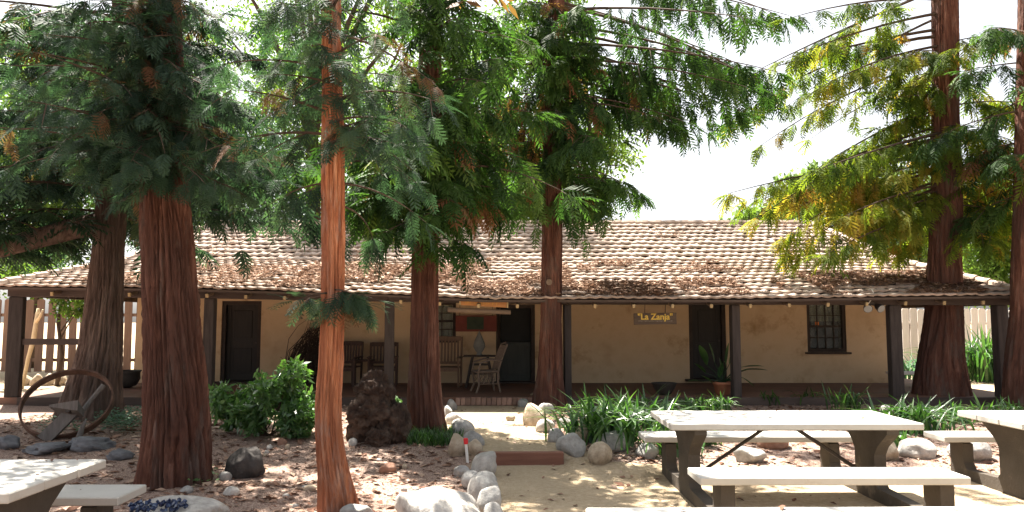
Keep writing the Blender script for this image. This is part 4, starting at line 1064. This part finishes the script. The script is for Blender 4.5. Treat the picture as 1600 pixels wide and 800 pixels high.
# --- trunk right of the brick step
t, ax, d = redwood('straight redwood with a sawn branch stub right of the brick step', 857, 634, [(634, 857, 58), (600, 858, 46), (560, 860, 40), (500, 861, 36), (400, 862, 35), (250, 863, 33), (100, 867, 32), (0, 869, 30)], MT['bark'], TOPZ + 1, .03, 6, .05, 5, .1, 140)
stub = at(858, 441, d - .2); q = MB(); q.tube([stub + Vector((0, .15, 0)), stub + Vector((0, -.03, 0))], [.055, .06], 12); q.build('branch_stub', MT['rafter'], t)
c = Crown(5)
auto(c, ax, 4.4, 7.6, 28, 1.0, 2.2, 'mid', .05, .15, .85, 12, dead=.08, hang=.35)
auto(c, ax, 3.8, 4.8, 8, .4, 1.0, 'mid', .1, .3, .9, 13, hang=.6, gold=.15)
for az, z, L, dr in ((RT - .1, 7.6, 4.2, .10), (RT + .25, 7.2, 3.8, .10), (RT - .35, 6.9, 3.7, .09), (RT + .1, 8.0, 4.6, .12), (RT - .5, 7.9, 4.0, .11), (RT, 6.5, 2.6, .10), (RT - .2, 8.6, 4.4, .09), (RT + .05, 6.8, 4.2, .05), (RT + .15, 7.5, 4.4, .06), (RT - .4, 7.2, 4.2, .05), (RT + .3, 8.1, 4.3, .06), (RT - .05, 9.0, 4.6, .07), (RT + .0, 6.5, 3.1, .16), (RT - .2, 6.2, 2.6, .18), (RT - .1, 6.9, 3.6, .15), (RT + .2, 6.7, 3.4, .10)):
    cc, rad = ax(z); c.branch(cc, az, L, -.12, dr * .45, 'mid', .85, .01, bare=.30, hang=.85, tw=.95)
for az, z, L, dr in ((LF - .3, 5.6, 1.4, .3), (LF + .5, 5.2, 1.2, .3), (LF, 6.2, 1.7, .25)):
    cc, rad = ax(z); c.branch(cc, az, L, .1, dr, 'mid', 1.0, .6, hang=.9)
for k in range(14):
    cc, rad = ax(4.3 + 3.6 * k / 13); c.branch(cc + np.array([0, -rad * .8, 0]), DN + random.uniform(-1.1, 1.1), random.uniform(.6, 1.3), .1, .3, 'mid', .95, .05, bare=.08, hang=.2, tw=.8)
auto(c, ax, 7.8, TOPZ + .6, 5, 1.3, 2.4, 'coarse', .1, .1, .8, 14, sc=1.3)
NT['e'] = c.build('crown', MT['needles'], t)
# --- big right trunk
t, ax, d = redwood('tall redwood at the right with long bare sloping branches and golden foliage', 1474, 628, [(628, 1472, 94), (600, 1471, 84), (560, 1470, 70), (500, 1475, 60), (400, 1476, 52), (300, 1479, 49), (200, 1478, 45), (100, 1477, 43), (0, 1476, 42)], MT['bark'], TOPZ + 1, .04, 7, .03, 6, .1, 170)
c = Crown(6)
for i in range(22):
    z = 4.1 + 4.6 * i / 21 + random.uniform(-.1, .1); az = LF + random.uniform(-.75, .75); cc, rad = ax(z); L = random.uniform(1.4, 4.6)
    c.branch(cc, az, L, random.uniform(-.36, -.05), random.uniform(.01, .08), 'mid', 1.0, .03, bare=.22, gold=random.choice((-.25, -.1, .1)) + (.2 if z < 5.2 else 0), hang=.35, tw=.8)
for az, z, L in ((LF - .1, 5.3, 3.9), (LF + .2, 5.0, 3.6), (LF - .25, 4.9, 3.4), (LF, 4.6, 3.3), (LF + .35, 4.5, 3.0), (LF + .1, 5.6, 4.2), (LF - .2, 5.5, 4.0), (LF + .05, 4.4, 2.2), (LF - .3, 4.2, 1.6)):
    cc, rad = ax(z); c.branch(cc, az, L, random.uniform(-.3, -.08), random.uniform(.02, .09), 'mid', 1.0, .10, bare=.4, gold=.30, hang=.5, tw=.8)
auto(c, ax, 3.3, 7.6, 26, .5, 1.5, 'mid', .0, .2, 1.0, 15, dead=.05, hang=.3, gold=.05)
for az, z, L in ((RT - .3, 4.6, 1.5), (RT + .4, 5.0, 1.7), (RT, 4.2, 1.4), (RT - .6, 5.6, 1.6), (RT + .1, 3.9, 1.2)):
    cc, rad = ax(z); c.branch(cc, az, L, .0, .25, 'mid', 1.2, .1, hang=.35)
auto(c, ax, 9.4, TOPZ + .6, 4, 1.3, 2.2, 'coarse', .1, .1, .8, 16, sc=1.0)
NT['f'] = c.build('crown', MT['needles_gold'], t)
# --- far right edge trunk
t, ax, d = redwood('redwood cut off by the right edge of the picture', 1612, 640, [(640, 1612, 90), (560, 1612, 78), (500, 1613, 66), (300, 1615, 60), (0, 1618, 52)], MT['bark'], TOPZ, .026, 9, .05, 7, .1, 90)
c = Crown(7)
auto(c, ax, 3.6, 7.4, 20, .8, 2.0, 'mid', -.1, .1, .9, 17, dead=.08, hang=.3, gold=.0)
auto(c, ax, 8.6, TOPZ - .4, 3, 1.3, 2.2, 'coarse', .1, .1, .8, 18, sc=1.0)
NT['g'] = c.build('crown', MT['needles'], t)

# ------------------------------------------------------------------ broadleaf trees and shrubs behind
def leaf_cloud(r, clumps, n, size, aspect=.5):
    """clumps: list of (centre, radii); leaves gather in small tufts through the volume"""
    O = []; vol = np.array([np.prod(c[1]) for c in clumps]); vol = vol / vol.sum()
    for (c, rad), v in zip(clumps, vol):
        k = int(n * v); nt = max(6, k // 28); u = r.normal(size=(nt, 3)); u /= np.linalg.norm(u, axis=1)[:, None]; u *= (r.random(nt) ** .45)[:, None]
        T = np.array(c) + u * np.array(rad); idx = r.integers(0, nt, k)
        O.append(T[idx] + r.normal(0, 1, (k, 3)) * min(rad) * .17)
    O = np.concatenate(O); k = len(O)
    D = r.normal(size=(k, 3)) + np.array([0, 0, -.5]); D /= np.linalg.norm(D, axis=1)[:, None]; U = r.normal(size=(k, 3)) * .7 + np.array([0, 0, 1]); Sd = np.cross(U, D); Sd /= np.linalg.norm(Sd, axis=1)[:, None] + 1e-9; N = np.cross(D, Sd)
    s = size * r.uniform(.6, 1.25, k)[:, None]; w = s * aspect / 2
    V = np.stack([O, O + D * s * .45 + Sd * w - N * s * .06, O + D * s - N * s * .12, O + D * s * .45 - Sd * w - N * s * .06], 1).reshape(-1, 3); b = np.arange(k)[:, None] * 4
    tint = np.clip(np.repeat(vnoise(O[:, 0] * .8, O[:, 1] * .8, O[:, 2] * .8) * .6 + r.random(k) * .4, 4), 0, 1)
    return V, np.concatenate([b + np.array([0, 1, 2]), b + np.array([0, 2, 3])]), tint
def bgtree(label, X, Y, h, clumps, n, size, material, name='broadleaf_tree', cat='tree', group='trees behind the house', tr=.18, bark_='stem', seed=0):
    r = np.random.default_rng(seed + 100); t = empty(name, (X, Y, 0), label, cat, group)
    q = MB(); q.tube([(X, Y, -.1), (X + .1, Y, h * .25), (X - .05, Y, h * .5), (X + .05, Y, h * .8)], [tr * 1.3, tr, tr * .75, tr * .2], 9)
    q.build('trunk', MT[bark_], t, True)
    q = MB()
    for (c, rad) in clumps:
        a = Vector((X, Y, min(max(c[2] * .55, .3), h * .7))); b = Vector(c); m_ = a.lerp(b, .5) + Vector((0, 0, .1 * (b - a).length)); q.tube([a, m_, b], [tr * .45, tr * .3, tr * .08], 6)
        for _ in range(4):
            e_ = b + Vector(r.normal(0, .6, 3)) * min(rad); q.tube([m_.lerp(b, .6), e_], [tr * .14, tr * .03], 4)
    q.build('limbs', MT[bark_], t)
    V, Fq, tt = leaf_cloud(r, clumps, n, size); o = np_mesh('crown', V, Fq, material, t, False, tt); o['kind'] = 'stuff'; return t
def P(px, py, d): return tuple(at(px, py, d))
B1 = MT['broad']; B2_ = MT['broad_far']
bgtree('light green leafy tree above the roof between the grassy trunk and the stubbed trunk', at(760, 350, 29).x, 29, 9, [(P(700, 300, 29), (2.2, 1.8, 1.5)), (P(800, 310, 29), (2.0, 1.8, 1.3)), (P(760, 230, 29), (2.4, 2, 1.7)), (P(660, 220, 29), (2.0, 1.8, 1.6)), (P(840, 240, 29), (1.8, 1.6, 1.6)), (P(740, 130, 29), (2.2, 1.8, 1.8))], 15000, .20, B1, seed=1)
bgtree('rounded green tree rising above the roof ridge right of the stubbed trunk', at(930, 350, 31).x, 31, 9, [(P(925, 300, 31), (1.5, 1.5, 1.4)), (P(955, 235, 31), (1.4, 1.4, 1.4)), (P(900, 210, 31), (1.6, 1.5, 1.6)), (P(930, 160, 31), (1.3, 1.3, 1.1)), (P(890, 330, 31), (1.3, 1.3, .9)), (P(860, 90, 28), (1.7, 1.5, 1.4)), (P(840, 20, 28), (1.8, 1.5, 1.4)), (P(900, -40, 28), (1.7, 1.5, 1.3))], 13500, .2, B1, seed=2)
bgtree('added tall loose crowned tree above the view, shading the left half of the roof', -7.5, 28.5, 18, [((-10.5, 27.5, 15.0), (1.5, 1.5, 1.2)), ((-7.6, 27, 16.5), (1.6, 1.5, 1.3)), ((-4.8, 27.5, 15.5), (1.5, 1.5, 1.2)), ((-2.6, 27, 17.0), (1.4, 1.5, 1.2)), ((-6, 27.5, 18.6), (1.6, 1.5, 1.2)), ((-9.2, 27, 18.6), (1.4, 1.4, 1.1)), ((-3.6, 28, 13.2), (1.4, 1.2, 1))], 9500, .24, B1, seed=13, tr=.3)  # clumps added above the view to throw dappled shade on the roof
bgtree('yellow green tree low behind the roof ridge between grassy and stubbed trunks', at(770, 350, 27.5).x, 27.5, 7, [(P(745, 320, 27.5), (1.5, 1.2, .9)), (P(820, 330, 27.5), (1.3, 1.2, .8)), (P(700, 335, 27.5), (1.4, 1.2, .8))], 8000, .17, B1, seed=12)
bgtree('dense green tree behind the roof between the widest and orange trunks', at(420, 350, 28).x, 28, 9, [(P(350, 300, 28), (2.2, 1.8, 1.5)), (P(450, 280, 28), (2.2, 1.8, 1.8)), (P(420, 200, 28), (2.4, 2, 1.8)), (P(330, 200, 28), (2.0, 1.8, 1.6)), (P(470, 120, 28), (2.2, 2, 1.8)), (P(570, 290, 29), (2, 1.7, 1.6)), (P(590, 180, 29), (2, 1.7, 1.7))], 15000, .2, B1, seed=3)
bgtree('shaded green tree at the far left beyond the porch', at(60, 350, 27).x, 27, 9, [(P(20, 340, 27), (2.2, 1.8, 1.6)), (P(110, 330, 27), (2.0, 1.8, 1.5)), (P(60, 230, 27), (2.6, 2, 2)), (P(180, 250, 27), (2.4, 2, 1.9)), (P(-60, 260, 27), (2.4, 2, 2)), (P(90, 120, 27), (2.6, 2, 2)), (P(250, 180, 28), (2.4, 2, 2)), (P(230, 330, 28), (1.6, 1.5, 1.2)), (P(-40, 410, 26), (1.8, 1.5, 1.2)), (P(60, 415, 26), (1.6, 1.5, 1))], 34000, .2, B1, seed=4)
bgtree('bright green young tree leaning over the picket fence', at(110, 450, 20).x, 19.6, 3.2, [(P(130, 478, 19.6), (.75, .6, .4)), (P(95, 440, 19.6), (.8, .7, .4)), (P(55, 425, 19.6), (.9, .7, .4)), (P(150, 455, 19.6), (.6, .5, .3))], 3600, .13, B1, tr=.05, seed=5)
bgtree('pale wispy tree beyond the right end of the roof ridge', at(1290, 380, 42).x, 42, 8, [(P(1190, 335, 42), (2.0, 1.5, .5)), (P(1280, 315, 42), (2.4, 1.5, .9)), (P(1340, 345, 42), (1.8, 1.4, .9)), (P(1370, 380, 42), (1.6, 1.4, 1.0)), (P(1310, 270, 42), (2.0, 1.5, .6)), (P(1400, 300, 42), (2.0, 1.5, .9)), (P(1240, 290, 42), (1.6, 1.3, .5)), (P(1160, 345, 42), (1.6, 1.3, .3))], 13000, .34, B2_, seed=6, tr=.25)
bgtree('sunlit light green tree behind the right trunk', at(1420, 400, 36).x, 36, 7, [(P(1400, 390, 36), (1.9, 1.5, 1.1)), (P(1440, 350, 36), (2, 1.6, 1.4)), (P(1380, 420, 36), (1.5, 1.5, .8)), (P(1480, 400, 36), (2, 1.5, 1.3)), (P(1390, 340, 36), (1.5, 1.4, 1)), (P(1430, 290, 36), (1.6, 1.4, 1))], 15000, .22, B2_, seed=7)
bgtree('bright yellow green tree between the two right hand trunks', at(1550, 400, 26).x, 26, 6, [(P(1540, 420, 26), (1.6, 1.3, 1.1)), (P(1570, 340, 26), (1.7, 1.4, 1.3)), (P(1600, 420, 26), (1.4, 1.3, 1.3)), (P(1520, 350, 26), (1.2, 1.2, .9)), (P(1590, 300, 26), (1.3, 1.2, .9))], 15000, .18, B1, seed=8)
bgtree('tall redwood-green tree far behind the middle of the roof', at(560, 300, 36).x, 36, 14, [(P(560, 60, 36), (2.6, 2.4, 2.4)), (P(520, 160, 36), (2.6, 2.4, 2.4)), (P(600, 120, 36), (2.4, 2.2, 2.4)), (P(640, 40, 36), (2.4, 2.2, 2.2)), (P(440, 40, 36), (3, 2.4, 2.6)), (P(340, 60, 36), (3, 2.4, 2.6))], 8000, .24, B1, seed=9, tr=.3)
# leafy shrub in front of the porch, left of the orange trunk
def shrub(label, px, py, wpx, hpx, n, size, material, aspect=.36, name='leafy_shrub', seed=0):
    g0 = ground(px, py); d = g0.y + wpx * g0.y / F * .3; w = wpx * d / F / 2; h = hpx * d / F; X = at(px, py, d).x; z = tz(X, d)
    t = empty(name, (X, d, z), label, 'shrub'); r = np.random.default_rng(seed); cl = []; q = MB()
    for k in range(17):
        a = r.uniform(0, 6.28); rr = r.random() ** .5; c = Vector((X + w * .92 * rr * math.cos(a), d + w * .6 * rr * math.sin(a), z + h * r.uniform(.2, .92) * (1 - .35 * rr))); kk = r.uniform(.6, 1.15); cl.append((tuple(c), (w * .27 * kk, w * .25 * kk, h * .19 * kk)))
        q.tube([(X + r.normal(0, .06), d, z - .02), (X + (c.x - X) * .6, d + (c.y - d) * .5, z + (c.z - z) * .5), c], [.012, .009, .004], 5)
    q.build('stems', MT['stem'], t); V, Fq, tt = leaf_cloud(r, cl, n, size, aspect); V[:, 2] = np.maximum(V[:, 2], z + .02)
    o = np_mesh('leaves', V, Fq, material, t, False, tt); o['kind'] = 'stuff'; return t
shrub('broad leafy green shrub between the widest and orange trunks', 412, 692, 186, 126, 8200, .115, MT['shrub'], seed=21)
shrub('small sunlit shrub behind the burl left of the grassy trunk', 622, 662, 46, 40, 700, .07, MT['shrub'], seed=22)
shrub('low dark green bush close to the orange trunk on its left', 478, 664, 60, 60, 900, .10, MT['shrub'], seed=23)
shrub('tall bright bush beyond the right corner post', 1535, 596, 110, 120, 1, .1, MT['shrub'], seed=24) if False else None

# ------------------------------------------------------------------ strap leaved plants
def straps(label, base, h, n, spread, seed, wd=.03, material='strap', name='strap_plant', group='strap leaved plants along the bed', upright=.5, cat='plant'):
    r = np.random.default_rng(seed); t = empty(name, base, label, cat, group); V = []; Fq = []; T = []; ns = 6
    for k in range(n):
        a = r.uniform(0, 6.28); out = r.uniform(.25, 1) * spread; hh = h * r.uniform(.6, 1.05); ox, oy = r.normal(0, .16 * spread / .4, 2); w = wd * r.uniform(.7, 1.2); up = r.uniform(0, 1) < upright; tt = np.clip(r.normal(.5, .25), 0, 1)
        b = len(V); ca, sa = math.cos(a), math.sin(a); tw = r.normal(0, .3)
        for i in range(ns + 1):
            s = i / ns
            if up: rad = out * s ** 1.6 * .8; z = hh * s * (1 - .12 * s)
            else: rad = out * 1.25 * (s * .5 + s * s * .6); z = hh * (1.9 * s - 1.35 * s * s) * .85
            ww = w * (1 - s ** 3) * (.6 + .4 * min(1, s * 4)) + .001
            c = np.array([base[0] + ox + rad * ca, base[1] + oy + rad * sa, base[2] + max(z, .01)]); sd = np.array([-math.sin(a + tw), math.cos(a + tw), .15])
            V.append(c - sd * ww / 2); V.append(c + np.array([0, 0, -ww * .22])); V.append(c + sd * ww / 2); T += [tt] * 3
        for i in range(ns):
            j = b + 3 * i; Fq += [(j, j + 1, j + 4, j + 3), (j + 1, j + 2, j + 5, j + 4)]
    o = np_mesh('leaves', np.array(V), np.array(Fq), MT[material], t, True, np.array(T)); o['kind'] = 'stuff'; return t
SP = [
 (962, 694, 92, 110, 1, 'largest clump of arching strap leaves left of the middle picnic table'), (1000, 668, 76, 70, 2, 'upright dark clump behind the largest strap leaved clump'), (925, 690, 46, 45, 3, 'small strap leaved clump beside the plant name plate'),
 (1090, 652, 44, 50, 4, 'clump with pale arching leaves just behind the left half of the middle table'), (1130, 648, 46, 50, 5, 'bright clump below the terracotta pot behind the middle table'), (1055, 716, 60, 55, 6, 'drooping clump behind the left support of the middle table'),
 (1205, 634, 30, 28, 7, 'dim sparse clump behind the middle of the middle table'), (1268, 632, 34, 30, 8, 'small dim clump between the right porch post and the barred window'), (1332, 644, 52, 46, 9, 'clump in front of the porch below the barred window'),
 (1438, 678, 66, 80, 10, 'large sunlit clump between the middle and right tables'), (1385, 674, 44, 50, 11, 'yellowish clump at the right end of the middle table'), (1500, 664, 44, 45, 12, 'low clump in front of the tall right trunk'),
 (1552, 660, 46, 40, 13, 'spiky clump behind the right picnic table corner'), (1405, 700, 34, 45, 14, 'short drooping clump beside the right support of the middle table'), (893, 676, 22, 22, 15, 'tiny grassy tuft between the path rocks'), (1106, 700, 36, 40, 16, 'low clump under the middle table beside the pedestal'), (1590, 652, 40, 34, 17, 'clump at the right edge by the cut off redwood')]
for (px, py, hp, n, sd, lb) in SP:
    b = ground(px, py); b.y += .12; b.z = tz(b.x, b.y); sc = b.y / F
    straps(lb, tuple(b), hp * sc * 1.0, int(n * (1.8 if hp > 60 else 1.0)), hp * sc * (1.0 if hp > 60 else .7), sd, .042 * min(1, hp / 55 + .3), upright=.3)
# broad leaved plant in the terracotta pot
p = at(1129, 610, 15.7); p.z = FL + .24; r = random.Random(4)
t = empty('potted_plant', p, 'tall plant with paddle leaves growing in the terracotta pot', 'plant')
q = MB(); LV = []; LF_ = []; LT = []
def paddle(o, d, ln, wd, up=Vector((0, 0, 1))):
    o = Vector(o); d = Vector(d).normalized(); s = up.cross(d); s = s.normalized() if s.length > .05 else Vector((1, 0, 0)); n = d.cross(s); b = len(LV)
    for i in range(7):
        u = i / 6; w_ = wd * math.sin(math.pi * min(1, u * .92 + .06)) ** .8; c = o + d * ln * u - Vector((0, 0, .12 * ln * u * u))
        LV.extend([c - s * w_ / 2 + n * w_ * .15, c, c + s * w_ / 2 + n * w_ * .15]); LT.extend([r.uniform(.3, .8)] * 3)
    for i in range(6): j = b + 3 * i; LF_.extend([(j, j + 1, j + 4, j + 3), (j + 1, j + 2, j + 5, j + 4)])
for (px, py, ex, ey, ln, wd, dx, dz) in ((1112, 575, 1104, 552, .42, .13, -.35, .9), (1140, 590, 1134, 553, .42, .07, .1, 1), (1150, 585, 1158, 556, .36, .1, .95, .18), (1155, 590, 1160, 572, .22, .1, .8, -.55), (1125, 585, 1122, 562, .3, .09, .3, .5), (1108, 590, 1098, 578, .25, .1, -.8, .1), (1140, 588, 1148, 575, .2, .1, -.7, -.1), (1130, 580, 1128, 566, .3, .1, -.1, .8), (1120, 590, 1112, 580, .25, .09, -.5, .4), (1122, 585, 1116, 548, .36, .11, -.2, .95), (1136, 585, 1140, 550, .34, .08, .25, .9), (1145, 588, 1150, 566, .3, .1, .8, .4), (1112, 588, 1102, 565, .3, .1, -.6, .6), (1128, 588, 1124, 572, .28, .1, .1, .3), (1150, 588, 1166, 560, .34, .1, .9, .1)):
    e_ = at(ex, ey + 18, 15.7 + r.uniform(-.2, .2)); q.tube([p, p.lerp(e_, .5) + Vector((0, 0, .05)), e_], [.012, .009, .007], 5); paddle(e_, (dx, r.uniform(-.4, .1), dz), ln * 1.25, wd * 1.35)
q.build('stalks', MT['cover'] if False else MT['strap'], t)
np_mesh('leaves', np.array([tuple(v) for v in LV]), np.array(LF_), MT['strap'], t, True, np.array(LT))
# grass tuft at the foot of the grassy trunk, ground cover by the left trunk
def tufts(name, label, area, n, h, material, seed, kind='grass'):
    r = np.random.default_rng(seed); V = []; Fq = []; T = []
    for k in range(n):
        px, py = r.uniform(area[0], area[2]), r.uniform(area[1], area[3]); g0 = ground(px, py)
        if kind == 'grass':
            for j in range(5):
                a = r.uniform(0, 6.28); l = h * r.uniform(.5, 1.1); b = len(V); o = np.array(g0) + r.normal(0, .03, 3) * [1, 1, 0]; tip = o + np.array([math.cos(a) * l * .6, math.sin(a) * l * .6, l]); mid = (o + tip) / 2 + np.array([0, 0, l * .15]); sd = np.array([-math.sin(a), math.cos(a), 0]) * .006
                V += [o - sd, o + sd, mid + sd, mid - sd, tip]; T += [r.random()] * 5; Fq += [(b, b + 1, b + 2), (b, b + 2, b + 3), (b + 3, b + 2, b + 4)]
        else:
            for j in range(7):
                a = r.uniform(0, 6.28); l = h * r.uniform(.2, 1.0); b = len(V); o = np.array(g0) + np.array([r.normal(0, .05), r.normal(0, .05), l]); s = r.uniform(.03, .055); d = np.array([math.cos(a), math.sin(a), r.uniform(-.2, .5)]) * s; sd = np.array([-math.sin(a), math.cos(a), .1]) * s * .4
                V += [o, o + d * .5 + sd, o + d, o + d * .5 - sd]; T += [r.random()] * 4; Fq += [(b, b + 1, b + 2), (b, b + 2, b + 3)]
    o = np_mesh(name, np.array(V), np.array(Fq), MT[material], None, False, np.array(T)); return tag(o, label, 'ground cover', None, 'stuff')
tufts('grass_tuft', 'green grass growing round the foot of the grassy trunk', (640, 676, 716, 698), 170, .15, 'strap', 31)
tufts('ground_cover', 'bluish green ground cover right of the leaning trunk', (158, 652, 224, 680), 230, .2, 'cover', 32, 'leaf')
tufts('low_weeds', 'few green sprigs in the mulch around the iron hoop', (60, 650, 130, 686), 40, .12, 'cover', 33, 'leaf')
tufts('seedling_weeds', 'small green sprigs at the foot of the widest trunk', (300, 730, 330, 765), 12, .08, 'shrub', 34, 'leaf')
tufts('edge_weeds', 'sunlit low weeds between burl and grassy trunk', (608, 640, 634, 668), 60, .1, 'shrub', 35, 'leaf')

# ------------------------------------------------------------------ fences and things beyond the porch ends
def fence(name, label, pxs, d, ptop, z0, wd, material, tops=.04, gapz=0):
    t = empty(name, (at(pxs[0], 540, d).x, d, 0), label, 'fence'); me = None; zt = at(800, ptop, d).z
    q = MB(); hh = zt - z0
    q.add([(-wd / 2, -.011, 0), (wd / 2, -.011, 0), (wd / 2, -.011, hh - tops), (wd / 4, -.011, hh), (-wd / 4, -.011, hh), (-wd / 2, -.011, hh - tops)] + [(-wd / 2, .011, 0), (wd / 2, .011, 0), (wd / 2, .011, hh - tops), (wd / 4, .011, hh), (-wd / 4, .011, hh), (-wd / 2, .011, hh - tops)],
          [(0, 1, 2, 3, 4, 5), (11, 10, 9, 8, 7, 6)] + [(i, i + 6, (i + 1) % 6 + 6, (i + 1) % 6) for i in range(6)])
    for px in pxs:
        PARENT_LOCAL[0] = False
        if me is None: o = q.build('picket', material, t); me = o.data
        else: o = link('picket', me, None, t)
        o.location = (at(px, 540, d).x, d + random.uniform(-.01, .01), z0 + random.uniform(-.03, .02)); o.rotation_euler = (0, random.uniform(-.012, .012), 0)
    for zz in (z0 + .35, zt - .45):
        q2 = MB(); a, b = at(pxs[0], 540, d).x, at(pxs[-1], 540, d).x; q2.box(((a + b) / 2, d + .045, zz), (b - a + .2, .05, .09)); q2.build('rail', material, t)
    return t
fence('picket_fence', 'reddish picket fence in the sun beyond the left porch end', [-60 + k * 17.3 for k in range(19)], 22.5, 468, .15, .22, MT['fence'])
fence('board_fence', 'pale board fence beyond the right porch corner', [1380 + k * 12 for k in range(24)], 24, 482, .05, .215, MT['fence_w'])
# pale forked sapling
t = empty('bare_sapling', at(45, 575, 18.5), 'pale sunlit forked bare stem before the picket fence', 'sapling')
a = [at(36, 576, 18.5), at(44, 560, 18.5), at(52, 532, 18.5), at(57, 500, 18.5), at(60, 482, 18.5)]; a[0].z = .02
q = MB(); q.tube(a, [.035, .045, .055, .05, .035], 10); q.build('stem', MT['palebark'], t, True)
q = MB(); q.tube([at(55, 506, 18.5), at(63, 494, 18.45), at(67, 484, 18.4)], [.045, .034, .02], 8); q.build('fork', MT['palebark'], t, True)
# low stone edging and walk at the left
for k in range(6):
    rock(22 + k * 18, 603, 20, 20 + random.uniform(-3, 3), 'tan', 'tan stone of the low edging behind the left porch post', 'stones of the low edging by the left porch', name='edging_stone')
# white garden bench right
p = at(1422, 580, 17.8); p.z = .02
t = empty('garden_bench', p, 'small cream garden bench seen past the right corner post', 'bench')
q = MB(); q.box(p + Vector((0, 0, .43)), (.95, .36, .06), bev=.008); q.build('seat', MT['white'], t)
for sx in (-1, 1): q = MB(); q.box(p + Vector((sx * .38, 0, .2)), (.09, .32, .4)); q.build('leg', MT['white'], t)
# bright bushes on the right beyond the porch
SB = [(1528, 588, 105, 150, 41, 'tall arching bright green bush between the right trunk and end post'), (1425, 552, 60, 60, 42, 'light green arching plant before the pale board fence'), (1592, 590, 90, 80, 43, 'sunny bush by the right edge behind the end post'), (1550, 584, 90, 90, 44, 'yellow green bush low behind the right end post')]
for (px, py, hp, n, sd, lb) in SB:
    b = at(px, py, 21.0); b.z = .02; sc = 21 / F
    straps(lb, tuple(b), hp * sc, n, hp * sc * .6, sd, .07, 'cover' if sd == 42 else 'strap', 'arching_bush', 'bushes beyond the right porch end', .35, 'bush')

# ------------------------------------------------------------------ litter
r = np.random.default_rng(3); X = r.uniform(-8, 8, 60000); Y = 3.5 + 12 * r.random(60000) ** 1.3; m = path_mask(X, Y); keep = r.random(60000) < np.where(m > .5, .05, .8) * (.35 + .9 * fbm(X * .8, Y * .8, 0 * X, 3)); X, Y = X[keep], Y[keep]
scatter_on('ground_litter', 'brown leaf and bark litter strewn over the mulch beds', list(zip(X, Y, terrain(X, Y))), .085, MT['litter'], 6)
pts = []
def rl(x0, x1, y0, y1, n, dens):
    X = r.uniform(x0, x1, n); Y = r.uniform(y0, y1, n); k = fbm(X * 1.1, Y * 1.1, 0 * X, 4) > 1 - dens; X, Y = X[k], Y[k]; Z = roof_z(X, Y) + .075
    pts.extend(zip(X, Y, Z + r.uniform(-.02, .035, len(X))))
rl(-4.6, 1.3, YE, 18.0, 26000, .56); rl(1.2, 3.2, YE, 16.1, 7000, .55); rl(3.4, 5.6, YE + .1, 16.4, 5000, .50); rl(1.5, 5.4, 17.2, 18.4, 5000, .5); rl(6.2, 9.6, YE, 17.0, 14000, .56); rl(-9.6, -4.5, YE, 17.5, 9000, .48); rl(-8, 8, 18.0, 21.8, 9000, .40)
scatter_on('roof_litter', 'dry brown redwood needle litter lying in drifts on the roof tiles', pts, .085, MT['roof_litter'], 8)
print('TRIS', NT, sum(NT.values()), 'objects', len(bpy.data.objects))
